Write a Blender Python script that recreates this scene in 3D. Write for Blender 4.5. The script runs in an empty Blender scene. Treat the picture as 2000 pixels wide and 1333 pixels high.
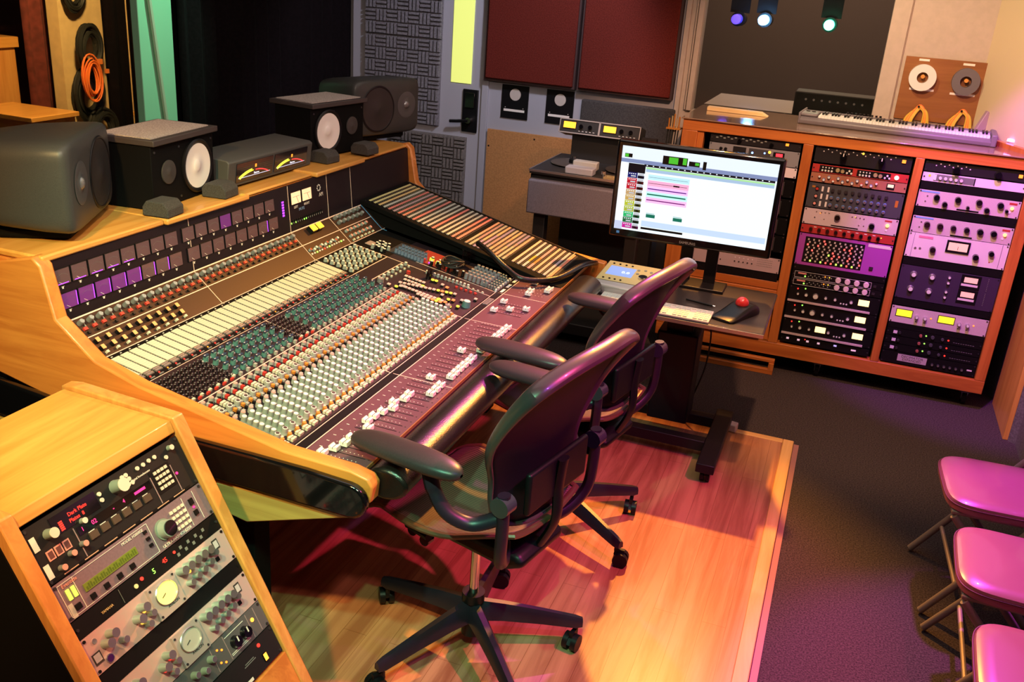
import bpy, math, random
from mathutils import Matrix, Vector
random.seed(7)
SC = bpy.context.scene
COL = SC.collection
R = math.radians

# ------------------------------------------------------------------ camera, exposure, world
cam = bpy.data.cameras.new('camera'); cam.sensor_width = 36.0; cam.lens = 1828.1 / 2000 * 36; cam.clip_start = 0.05
co = bpy.data.objects.new('camera', cam); COL.objects.link(co)
yaw, pit, rol = .325374, .375425, .07564
fw = Vector((-math.sin(yaw) * math.cos(pit), math.cos(yaw) * math.cos(pit), -math.sin(pit)))
rt = Vector((math.cos(yaw), math.sin(yaw), 0)); up = rt.cross(fw)
r2 = rt * math.cos(rol) + up * math.sin(rol); u2 = up * math.cos(rol) - rt * math.sin(rol)
co.matrix_world = Matrix(((r2.x, u2.x, -fw.x, 0), (r2.y, u2.y, -fw.y, 0), (r2.z, u2.z, -fw.z, 2.05), (0, 0, 0, 1)))
SC.camera = co
SC.view_settings.view_transform = 'Standard'; SC.view_settings.look = 'None'
SC.view_settings.gamma = 1.0; SC.view_settings.use_curve_mapping = False
SC.view_settings.exposure = 0.6
w = bpy.data.worlds.new('world'); SC.world = w; w.use_nodes = True
w.node_tree.nodes['Background'].inputs[0].default_value = (1.0, .72, .62, 1)
w.node_tree.nodes['Background'].inputs[1].default_value = 0.012

def spot(name, loc, tgt, col, power, size=40, rad=.04, blend=.5):
    l = bpy.data.lights.new(name, 'SPOT'); l.color = col; l.energy = power; l.spot_size = R(size)
    l.shadow_soft_size = rad; l.spot_blend = blend
    o = bpy.data.objects.new(name, l); COL.objects.link(o); o.location = loc
    o.rotation_euler = (Vector(tgt) - Vector(loc)).to_track_quat('-Z', 'Y').to_euler()
    return o
def area(name, loc, tgt, col, power, sx, sy):
    l = bpy.data.lights.new(name, 'AREA'); l.color = col; l.energy = power; l.shape = 'RECTANGLE'; l.size = sx; l.size_y = sy
    o = bpy.data.objects.new(name, l); COL.objects.link(o); o.location = loc
    o.rotation_euler = (Vector(tgt) - Vector(loc)).to_track_quat('-Z', 'Y').to_euler()
    return o
# stage lamps on the ceiling track, plus added area fills
spot('amber_spot_light', (-.55, 5.1, 2.72), (-.75, 2.9, .5), (1, .38, .06), 480, 60, .03)
spot('magenta_spot_light', (-1.05, 4.9, 2.72), (-1.0, 2.6, .8), (1, .09, .60), 90, 36, .03)
spot('violet_chair_light', (.75, 1.5, 2.72), (-.6, 2.75, .5), (.38, .10, 1), 48, 40, .03)
spot('warm_spot_light', (-1.2, .15, 2.75), (-2.0, 1.75, .95), (1, .57, .18), 210, 52, .05)
spot('pink_spot_light', (.60, 4.3, 2.72), (.82, 2.75, .45), (.82, .07, 1), 290, 38, .05)
spot('violet_spot_light', (.45, 4.2, 2.72), (.85, 5.3, .95), (.62, .08, 1), 170, 46, .04)
spot('rack_spot_light', (-.1, 3.3, 2.75), (.10, 5.4, .75), (1, .50, .28), 150, 76, .04)
spot('teal_spot_light', (-.9, .5, 2.75), (-1.45, 2.3, .8), (.3, 1, .62), 125, 46, .04)
spot('green_floor_spot_light', (-.2, .6, 2.6), (-.95, 1.95, 0), (.22, 1, .45), 90, 34, .02)
spot('red_spot_light', (.8, 2.3, 2.72), (-.75, 2.7, 0), (1, .07, .30), 210, 52, .03)
area('ceiling_fill_light', (-.6, 3.3, 2.78), (-.6, 3.3, 0), (1, .80, .70), 19, 2.6, 3.0)  # unseen soft fill, added to lift the shadows
spot('console_spot_light', (-.6, 1.2, 2.75), (-2.0, 3.2, 1.1), (1, .74, .58), 85, 60, .08)
spot('side_rack_light', (.1, .5, 2.7), (-1.35, 1.5, .6), (1, .42, .42), 48, 40, .05)
spot('live_room_light', (-4.0, 4.4, 2.6), (-5.0, 5.2, 1.1), (1, .60, .22), 130, 80, .1)
spot('wall_spot_light', (-1.2, 4.6, 2.75), (-2.5, 5.95, 1.1), (.86, .82, 1), 75, 75, .1)
spot('window_frame_light', (-2.5, 4.3, 2.7), (-3.4, 4.05, 1.5), (.45, 1, .66), 62, 34, .06)
spot('window_spot_light', (-.3, 4.7, 2.7), (.25, 5.95, 1.8), (1, .74, .42), 42, 80, .06)
area('tracking_room_fill_light', (-.4, 8.6, 2.8), (-.4, 8.6, 0), (1, .60, .38), 60, 2.5, 3.0)  # added ambient fill so the dark room's walls read

# ------------------------------------------------------------------ materials
MATS = {}
def mat(name, col, rough=.5, metal=0, emit=0, noise=None, bump=0, coat=0, spec=.5, col2=None, alpha=None, trans=0):
    if name in MATS: return MATS[name]
    m = bpy.data.materials.new(name); m.use_nodes = True; nt = m.node_tree; b = nt.nodes['Principled BSDF']
    b.inputs['Base Color'].default_value = (*col, 1); b.inputs['Roughness'].default_value = rough
    b.inputs['Metallic'].default_value = metal; b.inputs['Coat Weight'].default_value = coat
    b.inputs['Specular IOR Level'].default_value = spec
    if trans: b.inputs['Transmission Weight'].default_value = trans; b.inputs['IOR'].default_value = 1.1
    if emit:
        b.inputs['Emission Color'].default_value = (*col, 1); b.inputs['Emission Strength'].default_value = emit
    if noise:
        tc = nt.nodes.new('ShaderNodeTexCoord'); n = nt.nodes.new('ShaderNodeTexNoise'); n.inputs['Scale'].default_value = noise
        n.inputs['Detail'].default_value = 3
        nt.links.new(tc.outputs['Object'], n.inputs['Vector'])
        r = nt.nodes.new('ShaderNodeValToRGB'); c2 = col2 or tuple(c * .6 for c in col)
        r.color_ramp.elements[0].color = (*c2, 1); r.color_ramp.elements[1].color = (*col, 1)
        r.color_ramp.elements[0].position = .35; r.color_ramp.elements[1].position = .65
        nt.links.new(n.outputs['Fac'], r.inputs['Fac']); nt.links.new(r.outputs['Color'], b.inputs['Base Color'])
        if bump:
            bp = nt.nodes.new('ShaderNodeBump'); bp.inputs['Strength'].default_value = bump; bp.inputs['Distance'].default_value = .004
            nt.links.new(n.outputs['Fac'], bp.inputs['Height']); nt.links.new(bp.outputs['Normal'], b.inputs['Normal'])
    MATS[name] = m; return m
def wood(name, c1, c2, axis='Y', sc=9, rough=.38, coat=.25, planks=None):
    if name in MATS: return MATS[name]
    m = bpy.data.materials.new(name); m.use_nodes = True; nt = m.node_tree; b = nt.nodes['Principled BSDF']
    tc = nt.nodes.new('ShaderNodeTexCoord'); mp = nt.nodes.new('ShaderNodeMapping')
    s = {'X': (.06, 1, 1), 'Y': (1, .06, 1), 'Z': (1, 1, .06)}[axis]
    mp.inputs['Scale'].default_value = tuple(v * sc for v in s)
    n = nt.nodes.new('ShaderNodeTexNoise'); n.inputs['Scale'].default_value = 2.2; n.inputs['Detail'].default_value = 8
    n.inputs['Distortion'].default_value = .9; n.inputs['Roughness'].default_value = .62
    r = nt.nodes.new('ShaderNodeValToRGB'); r.color_ramp.elements[0].position = .38; r.color_ramp.elements[1].position = .6
    r.color_ramp.elements[0].color = (*c2, 1); r.color_ramp.elements[1].color = (*c1, 1)
    L = nt.links.new
    L(tc.outputs['Object'], mp.inputs['Vector']); L(mp.outputs['Vector'], n.inputs['Vector']); L(n.outputs['Fac'], r.inputs['Fac'])
    out = r.outputs['Color']
    if planks:
        mp2 = nt.nodes.new('ShaderNodeMapping'); mp2.inputs['Rotation'].default_value = (0, 0, R(90))
        bk = nt.nodes.new('ShaderNodeTexBrick'); bk.inputs['Scale'].default_value = 1.0
        bk.inputs['Brick Width'].default_value = 1.1; bk.inputs['Row Height'].default_value = planks
        bk.inputs['Mortar Size'].default_value = .001; bk.inputs['Color1'].default_value = (1, 1, 1, 1)
        bk.inputs['Color2'].default_value = (.86, .83, .8, 1); bk.inputs['Mortar'].default_value = (.55, .45, .38, 1)
        L(tc.outputs['Object'], mp2.inputs['Vector']); L(mp2.outputs['Vector'], bk.inputs['Vector'])
        mx = nt.nodes.new('ShaderNodeMix'); mx.data_type = 'RGBA'; mx.blend_type = 'MULTIPLY'; mx.inputs[0].default_value = 1
        L(out, mx.inputs[6]); L(bk.outputs['Color'], mx.inputs[7]); out = mx.outputs[2]
    L(out, b.inputs['Base Color']); b.inputs['Roughness'].default_value = rough; b.inputs['Coat Weight'].default_value = coat
    MATS[name] = m; return m

W_RACK = wood('stained_oak', (.56, .18, .035), (.40, .11, .02), 'X')
W_RACKZ = wood('stained_oak_upright', (.56, .18, .035), (.40, .11, .02), 'Z')
W_OAK = wood('oak', (.74, .36, .08), (.62, .27, .05), 'Y')
W_OAKX = wood('oak_side', (.70, .26, .05), (.54, .17, .03), 'X')
W_OAKZ = wood('oak_upright', (.72, .34, .09), (.58, .24, .055), 'Z')
W_FLOOR = wood('oak_planks', (.62, .29, .14), (.34, .12, .055), 'Y', 5, .36, .1, planks=.083)
W_PINE = wood('pine', (.9, .68, .34), (.8, .55, .22), 'X', 6, .5, 0)
BLK = mat('black_plastic', (.005, .005, .006), .4, spec=.3)
BLKM = mat('black_matte', (.003, .0028, .003), .8, spec=.12)
BLKG = mat('black_gloss', (.003, .003, .004), .12, coat=.4)
PANEL = mat('console_panel', (.020, .011, .016), .42, noise=900, col2=(.014, .008, .011), spec=.35)
PANELB = mat('console_brown_panel', (.040, .017, .012), .5, noise=700, col2=(.028, .012, .008), spec=.25)
TRIM = mat('anodised_trim', (.80, .62, .52), .35)
GREY = mat('grey_plastic', (.16, .17, .17), .5)
LGREY = mat('light_grey_plastic', (.30, .34, .31), .45)
CLEARK = mat('clear_grey_knob', (.26, .34, .30), .22, coat=.4)
WHITE = mat('white_plastic', (.74, .78, .74), .4)
CREAM = mat('cream_plastic', (.54, .57, .45), .5)
TEAL = mat('teal_knob', (.075, .21, .19), .38, coat=.2)
NAVY = mat('navy_cap', (.02, .045, .09), .35)
SILVER = mat('silver', (.62, .62, .64), .28, .9)
CHROME = mat('chrome', (.8, .8, .82), .12, 1)
RED = mat('red_cap', (.45, .035, .025), .4)
PINKC = mat('pink_ring', (.75, .32, .27), .4)
ORNG = mat('orange_cap', (.42, .17, .025), .35)
PEACH = mat('peach_cap', (.80, .38, .16), .4)
YELL = mat('yellow_cap', (.80, .85, .10), .4, emit=.15)
REDLED = mat('red_led', (1, .03, .02), .4, emit=1.3)
GRNLED = mat('green_led', (.30, 1, .10), .4, emit=1.2)
ORLED = mat('orange_led', (1, .22, .02), .4, emit=1.5)
BLULED = mat('blue_led', (.2, .4, 1), .4, emit=2)
PURGLOW = mat('purple_led_and_reflection', (.36, .05, 1), .4, emit=1.2)  # meter lamps; on the VU edges a painted reflection of purple light
YELLED = mat('yellow_meter', (1, .62, .08), .4, emit=.8)
LIMLED = mat('lime_meter', (.85, .85, .03), .4, emit=.55)
WHTLED = mat('warm_meter', (1, .62, .36), .4, emit=.55)
PINKLED = mat('pink_led', (1, .03, .22), .4, emit=1)
FOAMM = mat('dark_foam', (.06, .055, .05), .95, noise=220, bump=.5)
GREYMON = mat('grey_monitor_shell', (.050, .052, .050), .42, noise=500, col2=(.038, .040, .040), spec=.35)
LEATH = mat('black_leatherette', (.009, .006, .006), .27, noise=260, bump=.2, col2=(.010, .007, .006))
INK = mat('white_ink', (.75, .72, .68), .6)
DINK = mat('dark_ink', (.04, .03, .03), .6)
SCREW = mat('screw', (.10, .10, .11), .3, .8)
PAPER = mat('paper_label', (.82, .8, .74), .7)
METERFACE = mat('meter_face', (.12, .07, .085), .25, coat=.3)
METERREFL = mat('meter_face_purple_reflection', (.13, .025, .19), .3, emit=.2, coat=.2)  # reflected purple light painted into the meter face as a glow

# ------------------------------------------------------------------ mesh collector
class G:
    def __init__(s, T=None): s.v = []; s.f = []; s.m = []; s.mats = []; s.T = T or Matrix.Identity(4)
    def mi(s, m):
        if m not in s.mats: s.mats.append(m)
        return s.mats.index(m)
    def add(s, vs, fs, m, T=None):
        T = s.T @ T if T else s.T
        o = len(s.v); i = s.mi(m)
        s.v += [tuple(T @ Vector(p)) for p in vs]
        s.f += [tuple(o + k for k in f) for f in fs]; s.m += [i] * len(fs); return s
    def merge(s, g, T):
        o = len(s.v); s.v += [tuple(T @ Vector(p)) for p in g.v]; s.f += [tuple(o + k for k in f) for f in g.f]
        idx = [s.mi(m) for m in g.mats]; s.m += [idx[k] for k in g.m]; return s
    def box(s, x0, x1, y0, y1, z0, z1, m, T=None):
        return s.add([(x0, y0, z0), (x1, y0, z0), (x1, y1, z0), (x0, y1, z0), (x0, y0, z1), (x1, y0, z1), (x1, y1, z1), (x0, y1, z1)],
                     [(3, 2, 1, 0), (4, 5, 6, 7), (0, 1, 5, 4), (1, 2, 6, 5), (2, 3, 7, 6), (3, 0, 4, 7)], m, T)
    def cb(s, x, y, z, sx, sy, sz, m, T=None): return s.box(x - sx / 2, x + sx / 2, y - sy / 2, y + sy / 2, z - sz / 2, z + sz / 2, m, T)
    def cyl(s, c, r, h, m, ax='z', r2=None, n=14, T=None):
        r2 = r if r2 is None else r2; vs = []
        for k, (rr, t) in enumerate(((r, 0), (r2, h))):
            for i in range(n):
                a = 2 * math.pi * i / n; p = (rr * math.cos(a), rr * math.sin(a), t)
                if ax == 'x': p = (p[2], p[0], p[1])
                elif ax == 'y': p = (p[1], p[2], p[0])
                vs.append((c[0] + p[0], c[1] + p[1], c[2] + p[2]))
        fs = [(i, (i + 1) % n, n + (i + 1) % n, n + i) for i in range(n)] + [tuple(range(n - 1, -1, -1)), tuple(range(n, 2 * n))]
        return s.add(vs, fs, m, T)
    def prism(s, poly, a, b, m, ax='y', T=None):
        n = len(poly); f = {'y': lambda p, t: (p[0], t, p[1]), 'x': lambda p, t: (t, p[0], p[1]), 'z': lambda p, t: (p[0], p[1], t)}[ax]
        vs = [f(p, a) for p in poly] + [f(p, b) for p in poly]
        area2 = sum(poly[i][0] * poly[(i + 1) % n][1] - poly[(i + 1) % n][0] * poly[i][1] for i in range(n))
        fs = [tuple(range(n - 1, -1, -1)), tuple(range(n, 2 * n))] + [(i, (i + 1) % n, n + (i + 1) % n, n + i) for i in range(n)]
        flip = (area2 < 0) != (ax == 'y') 
        if (b < a): flip = not flip
        if flip: fs = [tuple(reversed(q)) for q in fs]
        return s.add(vs, fs, m, T)
    def lathe(s, prof, m, c=(0, 0, 0), ax='z', n=24, T=None):
        vs = []; k = len(prof)
        for i in range(n):
            a = 2 * math.pi * i / n
            for r, z in prof:
                p = (r * math.cos(a), r * math.sin(a), z)
                if ax == 'x': p = (p[2], p[0], p[1])
                elif ax == 'y': p = (p[1], p[2], p[0])
                vs.append((c[0] + p[0], c[1] + p[1], c[2] + p[2]))
        fs = []
        for i in range(n):
            j = (i + 1) % n
            for q in range(k - 1): fs.append((i * k + q, j * k + q, j * k + q + 1, i * k + q + 1))
        return s.add(vs, fs, m, T)
    def tube(s, pts, r, m, n=8, closed=False, T=None, flat=None):
        P = [Vector(p) for p in pts]; N = len(P); vs = []; fs = []
        rr = r if isinstance(r, (list, tuple)) else [r] * N
        prev = None
        for i in range(N):
            a = P[(i - 1) % N] if (closed or i > 0) else P[i]; b = P[(i + 1) % N] if (closed or i < N - 1) else P[i]
            d = (b - a).normalized()
            if prev is None:
                u = d.cross(Vector((0, 0, 1)));
                if u.length < .05: u = d.cross(Vector((1, 0, 0)))
                u.normalize()
            else:
                u = prev - d * prev.dot(d); u.normalize()
            prev = u; w_ = d.cross(u)
            for k in range(n):
                t = 2 * math.pi * k / n; fl = flat or 1
                vs.append(tuple(P[i] + u * rr[i] * math.cos(t) + w_ * rr[i] * fl * math.sin(t)))
        M = N if closed else N - 1
        for i in range(M):
            j = (i + 1) % N
            for k in range(n): fs.append((i * n + k, i * n + (k + 1) % n, j * n + (k + 1) % n, j * n + k))
        if not closed: fs += [tuple(range(n - 1, -1, -1)), tuple(range((N - 1) * n, N * n))]
        return s.add(vs, fs, m, T)
    def grid(s, rows, m, T=None, closed=False):
        k = len(rows[0]); vs = [p for r in rows for p in r]; fs = []
        for i in range(len(rows) - 1):
            for j in range(k if closed else k - 1):
                fs.append((i * k + j, i * k + (j + 1) % k, (i + 1) * k + (j + 1) % k, (i + 1) * k + j))
        return s.add(vs, fs, m, T)
    def text(s, body, size, m, T, align='CENTER', ext=.0004):
        c = bpy.data.curves.new('lettering', 'FONT'); c.body = body; c.size = size; c.align_x = align; c.align_y = 'CENTER'; c.extrude = ext; c.resolution_u = 2
        o = bpy.data.objects.new('lettering', c); COL.objects.link(o)
        dg = bpy.context.evaluated_depsgraph_get(); me = bpy.data.meshes.new_from_object(o.evaluated_get(dg))
        s.add([tuple(v.co) for v in me.vertices], [tuple(p.vertices) for p in me.polygons], m, T)
        bpy.data.objects.remove(o); bpy.data.curves.remove(c); bpy.data.meshes.remove(me); return s
    def mesh(s, name, smooth=True):
        me = bpy.data.meshes.new(name); me.from_pydata(s.v, [], s.f)
        for m in s.mats: me.materials.append(m)
        me.polygons.foreach_set('material_index', s.m)
        if smooth: me.shade_smooth(); me.set_sharp_from_angle(angle=R(38))
        me.update(); return me
    def obj(s, name, parent=None, bevel=0, smooth=True, at=None, solid=0, sub=0, seg=2):
        o = bpy.data.objects.new(name, s.mesh(name, smooth)); COL.objects.link(o)
        if parent: o.parent = parent
        if at is not None: o.matrix_local = at if isinstance(at, Matrix) else Matrix.Translation(at)
        if solid: md = o.modifiers.new('s', 'SOLIDIFY'); md.thickness = solid; md.offset = 0
        if bevel:
            md = o.modifiers.new('b', 'BEVEL'); md.width = bevel; md.segments = seg; md.limit_method = 'ANGLE'; md.angle_limit = R(40)
        if sub: md = o.modifiers.new('u', 'SUBSURF'); md.levels = sub; md.render_levels = sub
        return o
def tag(o, label, cat, group=None, kind=None):
    o['label'] = label; o['category'] = cat
    if group: o['group'] = group
    if kind: o['kind'] = kind
    return o
def struct(o): o['kind'] = 'structure'; return o
def thing(name, label, cat, loc=(0, 0, 0), rz=0, group=None):
    o = bpy.data.objects.new(name, None); o.empty_display_size = .05; COL.objects.link(o)
    o.location = loc; o.rotation_euler = (0, 0, rz); return tag(o, label, cat, group)
def link(name, me, parent, M):
    o = bpy.data.objects.new(name, me); COL.objects.link(o); o.parent = parent; o.matrix_local = M; return o
def TR(x, y, z): return Matrix.Translation((x, y, z))
def frame(o, ex, ez):          # local x -> ex, local z -> ez
    ex = Vector(ex).normalized(); ez = Vector(ez).normalized(); ey = ez.cross(ex)
    return Matrix(((ex.x, ey.x, ez.x, o[0]), (ex.y, ey.y, ez.y, o[1]), (ex.z, ey.z, ez.z, o[2]), (0, 0, 0, 1)))
def knob(r, h, body, cap=None, ptr=None, n=14, skirt=0):
    g = G()
    if skirt: g.cyl((0, 0, 0), r * skirt, h * .25, body, r2=r * skirt * .9, n=n)
    g.cyl((0, 0, 0), r, h, body, r2=r * .85, n=n)
    if cap: g.cyl((0, 0, h), r * .72, h * .06 + .0004, cap, n=n)
    if ptr: g.box(-r * .12, r * .12, 0, r * .85, h + .0005, h + .0012, ptr)
    return g
def btn(sx, sy, h, body, cap=None):
    g = G(); g.box(-sx / 2, sx / 2, -sy / 2, sy / 2, 0, h, body)
    if cap: g.box(-sx * .42, sx * .42, -sy * .42, sy * .42, h, h + .0006, cap)
    return g

# ------------------------------------------------------------------ room shell
CARPET = mat('grey_carpet', (.085, .068, .062), .95, noise=160, bump=.6, col2=(.030, .024, .024), spec=.1)
struct(G().box(-3.5, 1.4, -.6, 6.0, -.1, 0, CARPET).obj('floor'))
WALLC = mat('painted_wall', (.50, .43, .36), .7, noise=30, col2=(.46, .40, .33))
WALLY = mat('cream_wall', (.66, .56, .36), .7)
WALLG = mat('grey_blue_wall', (.36, .37, .42), .7)
struct(G().box(-3.6, 1.4, -.6, 6.1, 2.85, 2.95, mat('ceiling_tile', (.25, .23, .22), .9)).obj('ceiling'))
# back wall at y=5.95 with a window opening x -.98..0.09
g = G()
g.box(-2.33, -1.06, 5.95, 6.05, 0, 2.85, WALLG); g.box(-3.5, -2.33, 5.99, 6.09, 0, 2.85, WALLG)
g.box(-1.06, -.955, 5.95, 6.05, 0, 2.85, WALLC); g.box(.09, 1.3, 5.95, 6.05, 0, 2.85, WALLC)
g.box(-.955, .09, 5.95, 6.05, 0, 1.33, WALLC); g.box(-.955, .09, 5.95, 6.05, 2.45, 2.85, WALLC)
struct(g.obj('wall_back'))
g = G(); g.box(.185, .19, 5.935, 5.951, 1.33, 2.5, WALLC); g.box(-1.06, -1.03, 5.925, 5.952, 1.2, 2.6, WALLC); g.box(-.985, -.955, 5.92, 5.952, 1.33, 2.6, WALLC)
g.box(-1.0, -.99, 5.93, 5.952, 1.33, 2.6, WALLC)
g.box(.09, .185, 5.925, 5.951, 1.33, 2.6, WALLC)
struct(g.obj('trim_1', bevel=.003))
GLASS = mat('window_glass', (.92, .96, .95), .03, trans=1)
struct(G().box(-.96, .10, 5.98, 5.99, 1.32, 2.46, GLASS).obj('window_1'))
# right wall
g = G(); g.prism([(.62, 5.96), (1.06, 4.93), (1.06, -.6), (1.35, -.6), (1.35, 5.96)], 1.36, 2.85, WALLY, 'z')
g.prism([(.95, 5.96), (1.045, 5.40), (1.045, 4.93), (1.075, 4.9), (1.075, -.6), (1.35, -.6), (1.35, 5.96)], 0, 1.36, mat('grey_wainscot', (.16, .15, .155), .85, noise=90), 'z')
struct(g.obj('wall_right'))
struct(G().box(1.02, 1.046, 4.935, 5.42, .0, 1.36, wood('golden_ply', (.85, .45, .10), (.72, .34, .07), 'Z')).obj('trim_2', bevel=.002))
struct(G().prism([(.70, 5.7), (1.02, 5.0), (1.06, 4.93), (1.06, -.5), (1.03, -.5), (1.0, 4.95), (.665, 5.7)], 1.33, 1.40, W_RACKZ, 'z').obj('trim_3'))
# left wall with the control room window
g = G(); g.box(-3.5, -3.4, 4.18, 5.99, 0, 2.85, BLKM); g.box(-3.5, -3.4, -.6, 4.18, 0, .8, BLKM); g.box(-3.5, -3.4, -.6, 4.18, 2.6, 2.85, BLKM); g.box(-3.5, -3.4, -.6, 1.6, .8, 2.6, BLKM)
struct(g.obj('wall_left'))
TEALP = mat('seafoam_paint', (.26, .56, .36), .5)
g = G(); g.box(-3.43, -3.385, 3.93, 4.18, .8, 2.6, TEALP)
g.box(-3.56, -3.385, 1.6, 3.93, .8, .9, TEALP)
struct(g.obj('trim_4', bevel=.004))
struct(G().tube([(-3.37, 3.99, 2.4), (-3.37, 4.0, 1.79), (-3.37, 4.07, 1.2), (-3.37, 4.12, .85)], .012, mat('trim_bead', (.40, .50, .36), .5)).obj('trim_5'))
struct(G().box(-3.47, -3.46, 1.6, 3.94, .89, 2.61, GLASS).obj('window_2'))
DRAPE = mat('black_drape', (.006, .004, .005), .95, noise=60, bump=.3, spec=.1)
rows = [[(-3.36 + .022 * math.sin(j * 1.3), 4.19 + j * .0255, z) for j in range(70)] for z in (0.0, 1.0, 2.0, 2.84)]
tag(G().grid(rows, DRAPE).obj('curtain', solid=.006), 'black floor-length curtain hanging behind the loudspeakers, right of the sea-green window frame', 'curtain')

# live room behind the left window
g = G(); g.box(-6.9, -3.62, .5, 8.2, -.1, 0, mat('live_floor', (.25, .14, .07), .5)); struct(g.obj('floor_live_room'))
LWALL = mat('straw_wall', (.82, .60, .28), .7, noise=14, col2=(.72, .52, .25))
struct(G().box(-5.3, -5.2, 5.26, 5.66, 0, 2.8, LWALL).obj('wall_live_room'))
struct(G().box(-6.9, -6.8, .5, 8.2, 0, 2.8, mat('maroon_wall', (.10, .02, .016), .9)).obj('wall_far'))
rows = [[(-5.37 + .03 * math.sin(j * 1.1), 5.11 + j * .020, z) for j in range(12)] for z in (.0, 1.0, 2.6)]
tag(G().grid(rows, mat('maroon_drape', (.16, .028, .02), .95, noise=20)).obj('curtain', solid=.006), 'dark maroon drape in the room beyond the left window', 'curtain')
rows = [[(-5.26 + .03 * math.sin(j * 1.2), 5.67 + j * .025, z) for j in range(26)] for z in (.0, 1.0, 2.6)]
tag(G().grid(rows, DRAPE).obj('curtain', solid=.006), 'black drape beside the straw-coloured wall strip in the room beyond', 'curtain')
t = thing('storage_chest', 'pale wooden chest seen through the left window below the cables', 'chest', (-4.95, 4.66, 0))
G().box(-.30, .22, -.17, .18, .02, .98, W_OAKX).obj('body', t, bevel=.004); G().box(-.32, .24, -.19, .2, .98, 1.01, W_OAK).obj('lid', t, bevel=.004)
t = thing('wooden_cabinet', 'tall golden wooden cabinet at the far left beyond the window', 'cabinet', (-5.8, 4.83, 0))
G().box(-.25, .25, -.35, .28, 0, 1.33, W_OAKZ).obj('body', t, bevel=.004); G().box(-.27, .27, -.37, .30, 1.33, 1.40, W_OAK).obj('top_board', t, bevel=.004)
t.location.x = -5.71
def coil(cx, cy, cz, r, a, mt, n, name, label, grp, tr=.006):
    n = int(n * 1.7)
    pts = []
    for k in range(n * 22 + 1):
        q = 2 * math.pi * k / 22; j = .86 + .22 * math.sin(k * .037 + cz * 9) + .06 * math.sin(k * .37)
        pts.append((cx + .02 * math.sin(k * .21), cy + r * j * math.sin(q), cz + r * a * j * math.cos(q) - .02 * abs(math.sin(k * .11))))
    return tag(G().tube(pts, tr, mt, 6).obj(name), label, 'cable', grp)
CABB = mat('black_cable', (.012, .014, .012), .6)
coil(-5.09, 5.40, 1.36, .10, 1.5, CABB, 9, 'cable_coil', 'big black cable coil hanging highest on the wall beyond the left window', 'hanging cable coils', .011)
coil(-5.15, 5.36, 1.72, .09, 1.3, CABB, 6, 'cable_coil', 'black cable coil cut off by the top edge of the photo', 'hanging cable coils', .010)
coil(-5.16, 5.43, 1.03, .13, 1.35, CABB, 9, 'cable_coil', 'black cable coil hanging behind the orange one', 'hanging cable coils', .011)
coil(-5.08, 5.46, .80, .11, 1.1, CABB, 9, 'cable_coil', 'lowest black cable coil, below the orange one', 'hanging cable coils', .011)
coil(-5.03, 5.34, 1.16, .075, 1.9, mat('orange_cable', (.95, .22, .04), .45), 7, 'cable_coil', 'orange cable coil hanging among black coils beyond the left window', 'hanging cable coils', .0055)
ORT = mat('orange_tag', (.9, .25, .05), .5)
tag(G().box(-5.19, -5.17, 5.635, 5.66, 1.15, 1.18, ORT).obj('wall_tag'), 'small orange tag on the right edge of the straw-coloured wall strip', 'tag')
tag(G().box(-5.05, -5.03, 5.40, 5.45, 1.24, 1.275, ORT).obj('cable_tag'), 'small orange tag on the topmost cable coils beyond the window', 'tag')

# dark tracking room behind the right window
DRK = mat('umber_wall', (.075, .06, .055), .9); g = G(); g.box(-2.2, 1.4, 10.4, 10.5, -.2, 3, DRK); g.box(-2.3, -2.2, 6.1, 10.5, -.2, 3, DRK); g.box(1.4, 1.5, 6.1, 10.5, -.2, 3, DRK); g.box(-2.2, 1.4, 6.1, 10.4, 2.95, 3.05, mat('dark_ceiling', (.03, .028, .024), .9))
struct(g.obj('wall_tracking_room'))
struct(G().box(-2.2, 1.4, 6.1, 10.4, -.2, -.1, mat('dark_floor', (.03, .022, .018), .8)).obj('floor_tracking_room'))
t = thing('work_table', 'plain grey-topped table in the dark room beyond the right window', 'table', (-.62, 7.9, 0))
TT = mat('table_top', (.28, .24, .2), .35)
G().box(-.50, .85, -.35, .55, 1.17, 1.20, TT).obj('tabletop', t, bevel=.004); G().box(-.20, .12, -.2, .1, 0, 1.17, mat('cardboard', (.33, .19, .09), .8)).obj('pedestal', t)
t = thing('guitar_amplifier', 'black amplifier with a row of knobs in the dark room, behind the piano keyboard', 'amplifier', (-.15, 7.30, .9))
G().box(-.28, .28, -.12, .12, 0, .50, mat('amp_cloth', (.03, .028, .022), .8)).obj('cabinet', t, bevel=.01)
k = knob(.008, .012, SILVER)
for i in range(8):
    link('knob', k.mesh('knob'), t, frame((-.2 + i * .055, -.12, .45), (1, 0, 0), (0, -1, 0)))
tag(G().box(-.9, .1, 6.7, 6.85, .9, 1.02, BLKM).obj('shelf'), 'dark low shelf under the right window in the room beyond', 'shelf')
def fixture(x, y, z, colm, label, col, pw):
    t = thing('stage_light', label, 'lamp', (x, y, z), 0, 'stage lamps in the dark room')
    G().cyl((0, .02, 0), .06, .16, BLK, 'y').obj('housing', t); G().lathe([(0, -.012), (.03, -.006), (.042, .012)], colm, ax='y').obj('lens', t)
    G().box(-.08, .08, .08, .10, .05, .9, BLK).obj('bracket', t)
    l = bpy.data.lights.new('lamp', 'POINT'); l.color = col; l.energy = pw; l.shadow_soft_size = .04; lo = bpy.data.objects.new('stage_lamp_light', l); COL.objects.link(lo); lo.location = (x, y - .1, z)
fixture(-.86, 8.5, 1.82, mat('blue_lens', (.12, .5, 1), .3, emit=5), 'bright blue stage lamp seen through the right window', (.2, .5, 1), 2.5)
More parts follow.
